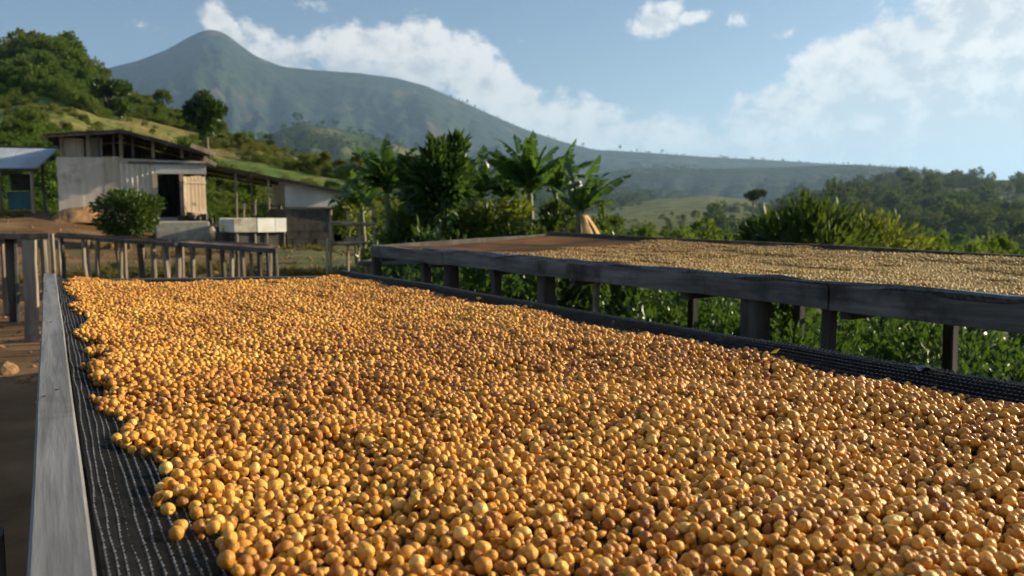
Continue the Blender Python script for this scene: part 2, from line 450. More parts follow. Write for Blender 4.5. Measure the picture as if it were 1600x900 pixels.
# ------------------------------------------------------------------ scatter by geometry nodes (only for stuff nobody could count)
def scatter(name, P, rot, scl, idx, tone, sources, label, cat=None):
    me = bpy.data.meshes.new(name)
    n = len(P)
    me.vertices.add(n); me.vertices.foreach_set('co', np.asarray(P, np.float32).ravel())
    for nm, ty, key, dat in (('rot', 'FLOAT_VECTOR', 'vector', rot), ('scl', 'FLOAT_VECTOR', 'vector', scl), ('idx', 'INT', 'value', idx), ('tone', 'FLOAT', 'value', tone)):
        a = me.attributes.new(nm, ty, 'POINT')
        a.data.foreach_set(key, np.asarray(dat, np.int32 if ty == 'INT' else np.float32).ravel())
    o = bpy.data.objects.new(name, me); COL.objects.link(o)
    coll = bpy.data.collections.new(name + '_sources')
    for s in sources: coll.objects.link(s)
    ng = bpy.data.node_groups.new(name, 'GeometryNodeTree')
    ng.interface.new_socket('Geometry', in_out='INPUT', socket_type='NodeSocketGeometry')
    ng.interface.new_socket('Geometry', in_out='OUTPUT', socket_type='NodeSocketGeometry')
    N, L = ng.nodes, ng.links
    gi, go = N.new('NodeGroupInput'), N.new('NodeGroupOutput')
    ip = N.new('GeometryNodeInstanceOnPoints'); ci = N.new('GeometryNodeCollectionInfo')
    ci.inputs['Collection'].default_value = coll
    ci.inputs['Separate Children'].default_value = True; ci.inputs['Reset Children'].default_value = True
    def na(t, nm):
        x = N.new('GeometryNodeInputNamedAttribute'); x.data_type = t; x.inputs['Name'].default_value = nm
        return x.outputs['Attribute']
    e2r = N.new('FunctionNodeEulerToRotation')
    L.new(na('FLOAT_VECTOR', 'rot'), e2r.inputs[0])
    L.new(gi.outputs[0], ip.inputs['Points']); L.new(ci.outputs[0], ip.inputs['Instance'])
    ip.inputs['Pick Instance'].default_value = True
    L.new(na('INT', 'idx'), ip.inputs['Instance Index'])
    L.new(e2r.outputs[0], ip.inputs['Rotation']); L.new(na('FLOAT_VECTOR', 'scl'), ip.inputs['Scale'])
    L.new(ip.outputs[0], go.inputs[0])
    md = o.modifiers.new('scatter', 'NODES'); md.node_group = ng
    return tag(o, label, cat, kind='stuff')

# ------------------------------------------------------------------ foliage
def leaf_cards(C, D, L, W, fold=.25):
    """C centres, D directions, six-cornered folded leaves -> V, F (quads)"""
    n = len(C)
    D = D / np.linalg.norm(D, axis=1, keepdims=True)
    r = rng.normal(size=(n, 3))
    S = np.cross(D, r); S /= np.linalg.norm(S, axis=1, keepdims=True) + 1e-9
    N = np.cross(S, D)
    L = np.asarray(L).reshape(-1, 1) * np.ones((n, 1)); W = np.asarray(W).reshape(-1, 1) * np.ones((n, 1))
    base, tip = C, C + D * L - N * L * .12
    mid = C + D * L * .5 + N * L * .06
    l = C + D * L * .48 + S * W * .5 - N * W * fold; rr = C + D * L * .48 - S * W * .5 - N * W * fold
    V = np.stack([base, l, tip, rr, mid], 1).reshape(-1, 3)
    o = np.arange(n)[:, None] * 5
    F = np.concatenate([o + np.array([0, 4, 2, 1]), o + np.array([0, 3, 2, 4])], 0)
    return V, F
def crown_points(n, rx, ry, rz, clumps, spread=.33, shell=.55):
    c = rng.normal(size=(clumps, 3)); c /= np.linalg.norm(c, axis=1, keepdims=True)
    c *= (shell + (1 - shell) * rng.random((clumps, 1))) * .8
    k = rng.integers(0, clumps, n)
    off = rng.normal(size=(n, 3)); off /= np.linalg.norm(off, axis=1, keepdims=True)
    p = c[k] + off * spread * rng.random((n, 1)) ** .45
    out_ = p + off * .25
    return p * np.array([rx, ry, rz]), out_ + np.array([0, 0, .15]), c * np.array([rx, ry, rz])
def crown_mesh(name, n, rx, ry, rz, clumps, L, W, mat, spread=.33, up=.2, shell=.55):
    p, d, c = crown_points(n, rx, ry, rz, clumps, spread, shell)
    d = d + rng.normal(size=d.shape) * .45 + np.array([0, 0, up])
    V, F = leaf_cards(p, d, L * rng.uniform(.65, 1.25, n), W * rng.uniform(.7, 1.2, n))
    me = mesh_np(name, V, F); me.materials.append(MAT[mat])
    return me, c
def tree(name, label, cat, base, height, crown, cz, leaves, L, W, mat, trunk_r=.08, clumps=26, spread=.33, group=None, up=.2, shell=.55, trunkmat='bark', tone=0., lean=0.):
    root = thing(name, label, cat, base, random.uniform(0, 6), group)
    rx, ry, rz = crown
    me, c = crown_mesh('crown', leaves, rx, ry, rz, clumps, L, W, mat, spread, up, shell)
    o = bpy.data.objects.new('crown', me); link(o, root); o.location = (lean, 0, cz); o['tone'] = tone
    m = MB()
    top = Vector((lean, 0, cz + rz * .1))
    m.tube([(0, 0, -.15), (lean * .2 + random.uniform(-.04, .04), random.uniform(-.04, .04), cz * .45), (lean * .8, 0, cz - rz * .45), top], [trunk_r * 1.15, trunk_r * .85, trunk_r * .65, trunk_r * .3], 8, .06)
    for k in c[:: max(1, len(c) // 9)]:
        s = Vector((lean * .8, 0, cz - rz * random.uniform(.35, .7))); e = Vector((lean, 0, cz)) + Vector(k) * .9
        m.tube([s, s.lerp(e, .5) + Vector((0, 0, -.05 * rz)), e], [trunk_r * .45, trunk_r * .3, trunk_r * .1], 5)
    t = m.build('trunk', trunkmat, None, True); t.parent = root
    return root
def banana_leaf_mesh(L, W, e0, e1, seed):
    r = random.Random(seed)
    N = 26
    def mid(t):
        x = z = 0.; k = 24
        for i in range(k):
            tt = t * (i + .5) / k; e = R(e0 + (e1 - e0) * tt ** 1.3)
            x += math.cos(e) * L * t / k; z += math.sin(e) * L * t / k
        return Vector((x, 0, z))
    def tang(t):
        e = R(e0 + (e1 - e0) * t ** 1.3); return Vector((math.cos(e), 0, math.sin(e)))
    m = MB()
    m.tube([mid(t) for t in (0, .15, .35, .6, .8, .98)], [W * .06, W * .05, W * .04, W * .03, W * .018, W * .006], 5)
    t0 = .14
    for side in (-1, 1):
        droop = R(r.uniform(8, 30))
        i = 0
        while i < N:
            k = r.choice((2, 3, 4, 6, 8)); j = min(N, i + k)
            dd = droop + R(r.uniform(-16, 38))
            gap = r.uniform(0, .9) / N
            rows = []
            for q in range(i, j + 1):
                t = t0 + (1 - t0) * q / N
                if q == i: t += gap * .5
                if q == j: t -= gap * .5
                t = min(t, .999); tb = (t - t0) / (1 - t0)
                w = W * .5 * max(.03, math.sin(math.pi * min(1, max(0, tb)) ** .62)) ** .55
                if tb > .96: w *= .5
                T = tang(t); Nn = Vector((-T.z, 0, T.x)); S = Vector((0, side, 0))
                p = mid(t)
                a = p
                b1 = p + S * w * .55 * math.cos(dd * .5) - Nn * w * .55 * math.sin(dd * .5) + T * w * .18
                c1 = p + S * w * math.cos(dd) - Nn * w * (.55 * math.sin(dd * .5) + .45 * math.sin(dd * 1.6)) + T * w * .3
                rows.append((a, b1, c1))
            vs = [v for rw in rows for v in rw]; fs = []
            for q in range(len(rows) - 1):
                o = q * 3
                fs += [(o, o + 1, o + 4, o + 3), (o + 1, o + 2, o + 5, o + 4)]
            m.add(vs, fs)
            i = j
    me = bpy.data.meshes.new('leaf'); me.from_pydata(m.v, [], m.f); me.update(); me.materials.append(MAT['leaf_banana'])
    return me
BLEAF = [banana_leaf_mesh(1.0, .30, 82, 20, 1), banana_leaf_mesh(1.0, .32, 75, -5, 2), banana_leaf_mesh(1.0, .30, 65, -45, 3),
         banana_leaf_mesh(1.0, .28, 85, 55, 4), banana_leaf_mesh(1.0, .33, 55, -70, 5), banana_leaf_mesh(1.0, .30, 60, 10, 6)]
def banana(label, base, stem_h, leaves, group, dry=0, r=.09):
    stem_h *= 1.02
    root = thing('banana_plant', label, 'banana plant', base, 0, group)
    m = MB(); m.tube([(0, 0, -.2), (.02, 0, stem_h * .4), (0, .02, stem_h * .8), (0, 0, stem_h + .12)], [r * 1.25, r, r * .75, r * .4], 9, .04)
    m.build('stem', 'stem_banana', None, True).parent = root
    for a, v, L in leaves + [((a + 31) % 360, (v + 2) % 6, L * .82) for a, v, L in leaves[::(2 if dry else 1)]]:
        o = bpy.data.objects.new('leaf', BLEAF[v]); link(o, root)
        o.location = (0, 0, stem_h - random.uniform(0, .12)); o.rotation_euler = (random.uniform(-.15, .15), 0, R(a)); L *= 1.14; o.scale = (L, L * random.uniform(.95, 1.2), L)
    for k in range(dry):
        m = MB(); a = random.uniform(-1.2, 1.0)
        dx, dy = math.cos(a), math.sin(a)
        pts = []
        for i in range(7):
            t = i / 6
            pts.append(Vector((dx * (.1 + .28 * math.sin(t * 2.2)), dy * (.1 + .28 * math.sin(t * 2.2)), stem_h - .05 - t * .85)))
        sd = Vector((-dy, dx, 0)); vs, fs = [], []
        for i, p in enumerate(pts):
            w = .045 + .04 * math.sin(i / 6 * math.pi) + random.uniform(-.02, .02)
            vs += [p - sd * w, p + Vector((dx, dy, 0)) * .04, p + sd * w]
        for i in range(6):
            o = i * 3; fs += [(o, o + 1, o + 4, o + 3), (o + 1, o + 2, o + 5, o + 4)]
        m.add(vs, fs).build('dry_leaf', 'dry_leaf', None, True).parent = root
    return root

# ------------------------------------------------------------------ terrain
UX, NX = Vector((-.5009, .8655, 0)), Vector((.8655, .5009, 0))      # along and across the drying beds
def ground_h(x, y):
    x = np.asarray(x, float); y = np.asarray(y, float)
    n = .8655 * x + .5009 * y
    r = np.hypot(x, y)
    z = sstep(12, 27, y) * (.15 + .95 * (1 - sstep(-14.5, -8.5, x))) * (1 - sstep(-4, 3, x))
    z = z - 12 * sstep(5, 150, n) * (y > -50) - .3 * sstep(5.2, 9, n)
    z = z + (fbm(x * .6, y * .6, 3) - .5) * .10 * sstep(4, 9, r)
    z = z - 20 * sstep(300, 1500, r)
    return z
def polar_ground():
    rs = np.concatenate([np.linspace(.01, 40, 110), np.geomspace(41, 30000, 90)])
    an = np.concatenate([np.linspace(-45, 45, 241), np.linspace(48, 312, 60)]) * math.pi / 180
    A, Rr = np.meshgrid(an, rs)
    X, Y = np.sin(A) * Rr, np.cos(A) * Rr
    V = np.stack([X, Y, ground_h(X, Y)], -1).reshape(-1, 3)
    V = np.vstack([V, [[0, 0, 0]]])
    na, nr = len(an), len(rs)
    F = []
    for i in range(nr - 1):
        j = np.arange(na); k = (j + 1) % na
        F.append(np.stack([i * na + j, (i + 1) * na + j, (i + 1) * na + k, i * na + k], 1))
    j = np.arange(na); k = (j + 1) % na
    F.append(np.stack([j, k, np.full(na, len(V) - 1), np.full(na, len(V) - 1)], 1)[:, [0, 1, 2, 2]])
    Fq = np.vstack(F[:-1])
    me = mesh_np('ground', V, Fq[:, ::-1], True)
    me.materials.append(MAT['ground_soil'])
    return tag(link(bpy.data.objects.new('ground', me)), kind='structure')
polar_ground()

def ridge(name, prof, D, foot, px0, px1, nx, ns, mat, power=1.2, rough=0., rscale=1., gully=0., seed=0, back=.55):
    """hill whose crest is seen along prof; D(px) crest distance, foot(px) -> (distance, height)"""
    pxs = np.linspace(px0, px1, nx)
    py = np.interp(pxs, [p[0] for p in prof], [p[1] for p in prof])
    for _ in range(2): py[1:-1] = (py[:-2] + 2 * py[1:-1] + py[2:]) / 4
    S = np.concatenate([np.linspace(0, 1, ns), 1 + np.linspace(0, 1, 12)[1:] * back])
    V = np.zeros((nx, len(S), 3))
    for i, (px, y) in enumerate(zip(pxs, py)):
        a, e = azel(px, y)
        dc = D(px); fr, fz = foot(px)
        zc = CZ + math.tan(e) * dc
        r = fr + (dc - fr) * S
        sh = np.where(S <= 1, S ** power, 1 - ((S - 1) / back) ** 1.5 * 1.1)
        V[i, :, 0] = math.sin(a) * r; V[i, :, 1] = math.cos(a) * r; V[i, :, 2] = fz + (zc - fz) * sh
    hgt = V[:, ns - 1, 2] - V[:, 0, 2]
    bump = np.clip(4 * S * (1 - S), 0, 1)[None, :] * np.ones((nx, 1))
    X, Y = V[..., 0] * rscale + seed, V[..., 1] * rscale
    if rough: V[..., 2] += (fbm(X, Y, 5) - .5) * rough * (bump + .02) * np.clip(hgt / hgt.max(), .1, 1)[:, None]
    if gully:
        g = np.abs(fbm(pxs[:, None] / 42. + seed + .6 * fbm(X * 2, Y * 2, 3), S[None, :] * 1.3 + X * .1, 4) - .5) * 2
        V[..., 2] -= (1 - g) ** 3 * gully * hgt[:, None] * bump
    M = len(S)
    i, j = np.meshgrid(np.arange(nx - 1), np.arange(M - 1), indexing='ij')
    F = np.stack([i * M + j, (i + 1) * M + j, (i + 1) * M + j + 1, i * M + j + 1], -1).reshape(-1, 4)
    me = mesh_np(name, V.reshape(-1, 3), F, True); me.materials.append(MAT[mat])
    o = tag(link(bpy.data.objects.new(name, me)), kind='structure')
    return o, V[:, :ns], pxs
def sample(V, fi, fs):
    """fi in 0..1 across, fs in 0..1 foot to crest"""
    nx, ns = V.shape[:2]
    a = np.clip(fi, 0, .9999) * (nx - 1); c = np.clip(fs, 0, .9999) * (ns - 1)
    i, j = a.astype(int), c.astype(int); u, v = (a - i)[:, None], (c - j)[:, None]
    return V[i, j] * (1 - u) * (1 - v) + V[i + 1, j] * u * (1 - v) + V[i, j + 1] * (1 - u) * v + V[i + 1, j + 1] * u * v

P_MT = [(-900, 215), (-500, 190), (-200, 165), (0, 150), (100, 128), (170, 106), (215, 95), (260, 78), (290, 61), (312, 50), (330, 46), (350, 51), (372, 68), (400, 88), (440, 104), (500, 110), (560, 114), (620, 122), (665, 134), (700, 150), (760, 176), (820, 202), (880, 222), (930, 234), (1000, 238), (1100, 245), (1200, 250), (1300, 256), (1420, 262), (1520, 275), (1600, 288), (1800, 305), (2300, 318)]
mt, V_mt, _ = ridge('mountain', P_MT, lambda p: 6000., lambda p: (2300., -32.), -900, 2300, 620, 150, 'terrain_mountain', 1.35, 420., .0022, .07, 5)
P_RG = [(600, 330), (800, 300), (900, 276), (1000, 262), (1100, 264), (1200, 262), (1290, 258), (1340, 257), (1420, 264), (1500, 290), (1600, 305), (1900, 322)]
rg, V_rg, _ = ridge('far_ridge', P_RG, lambda p: 3600., lambda p: (1900., -32.), 600, 1900, 240, 50, 'terrain_mountain', 1.2, 60., .004, .12, 9)
P_MH = [(150, 300), (330, 252), (400, 222), (440, 202), (475, 194), (540, 203), (600, 220), (680, 243), (760, 263), (850, 282), (950, 296), (1100, 318)]
mh, V_mh, _ = ridge('wooded_hill', P_MH, lambda p: 2200., lambda p: (800., -26.), 150, 1100, 200, 50, 'terrain_wood', 1.2, 40., .008, .1, 3)
P_FH = [(700, 348), (860, 332), (950, 322), (1040, 310), (1110, 306), (1170, 312), (1250, 326), (1400, 345)]
fh, V_fh, _ = ridge('field_hill', P_FH, lambda p: 1500., lambda p: (420., -16.), 700, 1400, 140, 40, 'terrain_field', 1.1, 8., .01, 0, 2)
P_RH = [(1100, 350), (1180, 335), (1250, 314), (1330, 298), (1420, 284), (1500, 284), (1560, 281), (1610, 282), (1750, 268), (2000, 252), (2400, 250)]
rh, V_rh, _ = ridge('wooded_slope', P_RH, lambda p: 1300., lambda p: (380., -16.), 1100, 2400, 220, 50, 'terrain_wood', 1.1, 22., .012, .06, 8)
P_LH = [(-900, 130), (-500, 95), (-150, 80), (-60, 88), (0, 88), (30, 78), (60, 76), (95, 86), (125, 103), (152, 126), (175, 140), (215, 156), (260, 178), (310, 200), (360, 216), (410, 230), (460, 246), (510, 262), (560, 278), (610, 294), (680, 312), (780, 326)]
D_LH = lambda p: float(np.interp(p, [-500, 0, 200, 400, 600, 780], [420, 330, 210, 120, 75, 60]))
lh, V_lh, px_lh = ridge('left_hill', P_LH, D_LH, lambda p: (float(np.interp(p, [-500, 0, 400, 700], [34, 33, 34, 40])), float(np.interp(p, [-200, 300, 560, 780], [.9, .7, .1, -1.5]))), -900, 780, 300, 70, 'terrain_hill', 1.15, 7., .05, .0, 4)

# scrub and wood: source shapes (unit size)
def src(me, name):
    return bpy.data.objects.new(name, me)
def scrub_sources(mat, tag_, n=420, lf=1.):
    S = []
    for k, (rx, rz, cl, sp) in enumerate([(.55, .42, 9, .5), (.5, .55, 7, .5), (.6, .35, 12, .45), (.42, .62, 9, .45), (.62, .4, 5, .5)]):
        me, _ = crown_mesh('scrub', n, rx, rx, rz, cl, .15 * lf, .10 * lf, mat, sp)
        for v in me.vertices: v.co.z += rz * .75
        S.append(src(me, f'{tag_}_{k}'))
    # a tree with a trunk
    me, _ = crown_mesh('scrub', n + 60, .38, .38, .34, 8, .12, .08, mat, .45)
    co = np.zeros(len(me.vertices) * 3, np.float32); me.vertices.foreach_get('co', co); co = co.reshape(-1, 3); co[:, 2] += .78
    t = MB().tube([(0, 0, 0), (.01, 0, .4), (0, .01, .8)], [.035, .025, .012], 5)
    fs = [tuple(p.vertices) for p in me.polygons] + [tuple(i + len(co) for i in f) for f in t.f]
    m2 = bpy.data.meshes.new('scrub'); m2.from_pydata(co.tolist() + t.v, [], fs); m2.update(); m2.materials.append(MAT[mat])
    S.append(src(m2, f'{tag_}_5'))
    return S
def scatter_hill(name, V, n, size, label, sources, seed, lo=0., hi=1., fi=(0, 1), bare=None, treep=.15, tonef=.5, far=0.):
    r = np.random.default_rng(seed)
    a = r.uniform(fi[0], fi[1], n * 2); s = lo + (hi - lo) * r.random(n * 2) ** .9
    P = sample(V, a, s)
    keep = np.ones(len(P), bool)
    if bare is not None:
        keep = fbm(P[:, 0] * bare[0] + 3, P[:, 1] * bare[0], 3) + r.normal(size=len(P)) * .05 < bare[1]
    P, s = P[keep][:n], s[keep][:n]
    n = len(P)
    k = np.where(r.random(n) < treep, 5, r.integers(0, 5, n))
    dist = np.hypot(P[:, 0], P[:, 1])
    sz = size * r.lognormal(0, .35, n) * np.where(k == 5, 1.6, 1.0) * (1 + far * dist)
    scl = np.stack([sz * r.uniform(.85, 1.2, n), sz * r.uniform(.85, 1.2, n), sz * r.uniform(.8, 1.15, n)], 1)
    P[:, 2] -= sz * .06
    rot = np.stack([r.normal(size=n) * .08, r.normal(size=n) * .08, r.uniform(0, 6.28, n)], 1)
    tone = np.clip(fbm(P[:, 0] * .02 + 40, P[:, 1] * .02, 3) * 2.2 - .75 + r.normal(size=n) * .18, 0, 1) * tonef
    return scatter(name, P, rot, scl, k, tone, sources, label)
scatter_hill('hill_scrub', V_lh, 15000, .42, 'dense green scrub and small trees covering the left hill', scrub_sources('leaf_scrub', 'scrub', 480, .85), 1, .0, 1., (.38, 1), (.035, .51), .04, .9, .0095)
scatter_hill('hill_top_wood', V_lh, 6500, 1.05, 'dark green wood on the crown of the left hill', scrub_sources('leaf_scrub', 'hilltop', 600, .65), 2, .42, 1., (.40, .63), None, .05, .5, .0035)
scatter_hill('slope_wood', V_rh, 4600, 6.5, 'dark hazy wood on the slope across the valley', scrub_sources('leaf_wood', 'slope', 160), 3, .05, 1., (0, .7), (.006, .50), .25, .6)
scatter_hill('middle_wood', V_mh, 3600, 9., 'hazy wood on the hill below the mountain', scrub_sources('leaf_wood', 'middle', 140), 4, .2, 1., (0, 1), (.006, .58), .3, .5)
scatter_hill('field_scrub', V_fh, 160, 5., 'scattered bushes at the foot of the pale field hill', scrub_sources('leaf_wood', 'field', 160), 5, .0, .30, (0, 1), (.02, .55), .3, .5)
scatter_hill('ridge_wood', V_rg, 1200, 10., 'far trees along the hazy ridge', scrub_sources('leaf_wood', 'ridge', 120), 6, .5, 1., (0, 1), (.004, .53), .3, .4)
scatter_hill('mountain_trees', V_mt, 260, 10., 'tiny trees along the long shoulder of the mountain', scrub_sources('leaf_wood', 'mountain', 120), 7, .965, 1., (.50, .76), None, .5, .2)
# valley floor behind the far bed
def valley():
    r = np.random.default_rng(11); n = 2600
    px = r.uniform(860, 1750, n); d = 26 * (330 / 26) ** r.random(n)
    az_ = np.arctan2((px - CX) / FPX, 1.0)
    X, Y = np.sin(az_) * d, np.cos(az_) * d
    Z = ground_h(X, Y)
    k = np.where(r.random(n) < .12, 5, r.integers(0, 5, n))
    sz = (.35 + d * .012) * r.lognormal(0, .3, n)
    rot = np.stack([r.normal(size=n) * .08, r.normal(size=n) * .08, r.uniform(0, 6.28, n)], 1)
    tone = np.clip(fbm(X * .03, Y * .03, 3) * 2 - .6, 0, 1) * .7
    scatter('valley_scrub', np.stack([X, Y, Z - sz * .05], 1), rot, np.stack([sz, sz, sz * r.uniform(.8, 1.2, n)], 1), k, tone,
            scrub_sources('leaf_scrub', 'valley'), 'green scrub filling the valley behind the far drying bed')
valley()
# undergrowth below and behind the far bed, and among the bananas
def undergrowth():
    r = np.random.default_rng(12)
    UG = 1000; un = r.uniform(.5, 9.5, UG); nn = r.uniform(1.75, 7.6, UG)
    keep = ((nn > 2.9) | (r.random(UG) < .35)) & (fbm(un * 1.1, nn * 1.1 + 7, 2) > .40)
    un, nn = un[keep], nn[keep]; n = len(un)
    X = un * UX.x + nn * NX.x; Y = un * UX.y + nn * NX.y
    # thicket among the banana plants
    px = r.uniform(605, 1000, 420); d = r.uniform(11.5, 17.5, 420)
    X = np.concatenate([X, (px - CX) / FPX * d]); Y = np.concatenate([Y, d])
    n2 = len(X)
    Z = ground_h(X, Y)
    under = (np.arange(n2) < n) & (nn.max() > 0) & (np.concatenate([nn, np.full(420, 9)]) < 4.6)
    sz = np.where(under, r.uniform(.30, .62, n2), np.where(np.arange(n2) < n, r.uniform(.25, .50, n2), r.uniform(.45, .95, n2)))
    k = r.integers(0, 5, n2)
    rot = np.stack([r.normal(size=n2) * .1, r.normal(size=n2) * .1, r.uniform(0, 6.28, n2)], 1)
    scatter('undergrowth', np.stack([X, Y, Z], 1), rot, np.stack([sz, sz, sz * r.uniform(.8, 1.3, n2)], 1), k, np.zeros(n2),
            scrub_sources('leaf_round', 'under', 170, .85), 'leafy weeds and low shrubs growing under and behind the far bed')
undergrowth()
def grass():
    S = []
    for k in range(3):
        n = 40
        a = rng.uniform(0, 6.28, n); C = np.stack([np.cos(a) * .08 * rng.random(n), np.sin(a) * .08 * rng.random(n), np.zeros(n)], 1)
        Dn = np.stack([np.cos(a) * .5, np.sin(a) * .5, np.ones(n)], 1) + rng.normal(size=(n, 3)) * .2
        V, F = leaf_cards(C, Dn, rng.uniform(.06, .18, n), .012); me = mesh_np('tuft', V, F); me.materials.append(MAT['grass_dry']); S.append(src(me, f'tuft_{k}'))
    r = np.random.default_rng(13); n = 5200
    Y = r.uniform(2, 26, n); X = r.uniform(-.75, -.12, n) * Y
    nn = .8655 * X + .5009 * Y
    keep = (fbm(X * .5 + 9, Y * .5, 3) + r.normal(size=n) * .06 > .62) & (Y > 12)
    X, Y = X[keep], Y[keep]; n = len(X)
    rot = np.stack([np.zeros(n), np.zeros(n), r.uniform(0, 6.28, n)], 1); s = r.uniform(.5, 1.3, n)
    scatter('dry_grass', np.stack([X, Y, ground_h(X, Y)], 1), rot, np.stack([s, s, s], 1), r.integers(0, 3, n), r.random(n), S, 'short dry grass tufts on the bare yard')
grass()

def stones():
    r = np.random.default_rng(15); S = []
    for k in range(3):
        me = cherry_like(k); me.materials.append(MAT['earth_orange']); S.append(src(me, f'pebble_{k}'))
    n = 1300; Y = r.uniform(4.5, 26, n); X = r.uniform(-.72, -.10, n) * Y; s_ = r.lognormal(-3.6, .5, n)
    scatter('small_stones', np.stack([X, Y, ground_h(X, Y) + s_ * .2], 1), r.uniform(0, 6.28, (n, 3)) * np.array([.1, .1, 1]), np.stack([s_, s_ * .8, s_ * .55], 1), r.integers(0, 3, n), r.random(n), S, 'small stones and clods strewn over the bare yard')
def cherry_like(k):
    import bmesh
    bm = bmesh.new(); bmesh.ops.create_icosphere(bm, subdivisions=2, radius=1)
    for v in bm.verts: v.co *= .7 + .6 * float(vnoise(v.co.x * 1.6 + k * 7 + 9, v.co.y * 1.6 + v.co.z + 5))
    me = bpy.data.meshes.new('pebble'); bm.to_mesh(me); bm.free(); return me
stones()

# ------------------------------------------------------------------ near drying bed
ZB = .92                                     # top of side boards; the camera is 0.28 m above
def BP(u, n, z): return UX * u + NX * n + Vector((0, 0, z))
def un(p): return (p.x * UX.x + p.y * UX.y, p.x * NX.x + p.y * NX.y)
U_END = un(onz(82, 428, ZB))[0]
W1 = 1.22
_uf, _nf = un(onz(545, 424, ZB)); _un, _nn = un(onz(1600, 604, ZB))
def wf(u):                                   # the bed is a little wider at its near end
    return (_nf + (_nn - _nf) * (np.clip(u, -.6, 9) - _uf) / (_un - _uf)) / W1
def BN(u, n, z): return BP(u, n * float(wf(u)), z)
print('near bed width', _nf, _nn, _uf, _un)
bed = thing('drying_bed', 'near raised drying bed with grey side board and black net under golden cherries', 'drying bed', BP(U_END / 2, W1 / 2, 0), 0)
def far_end(n): return U_END - .42 * max(0, n) / W1     # the end of the bed is cut askew
MB().beam(BP(-.6, -.003, ZB - .055), BP(U_END + .03, -.003, ZB - .055), .047, .11, seg=12, jit=.0012, ch=.06).build('side_board', 'wood_rail', bed)['label'] = 'pale weathered side board'
rail_ = [o for o in bed.children if o.name.startswith('side_board')][-1]
for u_ in (.62, .66, 1.38, 1.42, 2.3, 3.2):
    p = BP(u_, -.004 + random.uniform(-.012, .012), ZB); sub(MB().tube([p - Vector((0, 0, .01)), p + Vector((0, 0, .0012))], [.0034, .0034], 9).build('nail', 'wood_dark'), rail_)
MB().beam(BN(-.6, W1 - .003, ZB - .058), BN(far_end(W1), W1 - .003, ZB - .058), .026, .11, seg=10, jit=.002, ch=.06).build('side_board', 'wood_grey', bed)
MB().beam(BN(far_end(0) - .02, .03, ZB - .075), BN(far_end(W1) - .02, W1, ZB - .075), .04, .10, seg=6, jit=.002).build('end_board', 'wood_grey', bed)
for u_ in (-.4, .5, 1.4, 2.3, 3.2, U_END - .15):
    for n_ in (.055, W1 - .05):
        u2 = u_ if n_ < 1 else min(u_, far_end(W1) - .06)
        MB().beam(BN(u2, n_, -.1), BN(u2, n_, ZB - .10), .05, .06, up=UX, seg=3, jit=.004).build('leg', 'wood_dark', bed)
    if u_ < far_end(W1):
        MB().beam(BN(u_, -.02, ZB - .155), BN(u_, W1 + .04, ZB - .155), .05, .05, seg=3, jit=.003).build('cross_bar', 'wood_dark', bed)
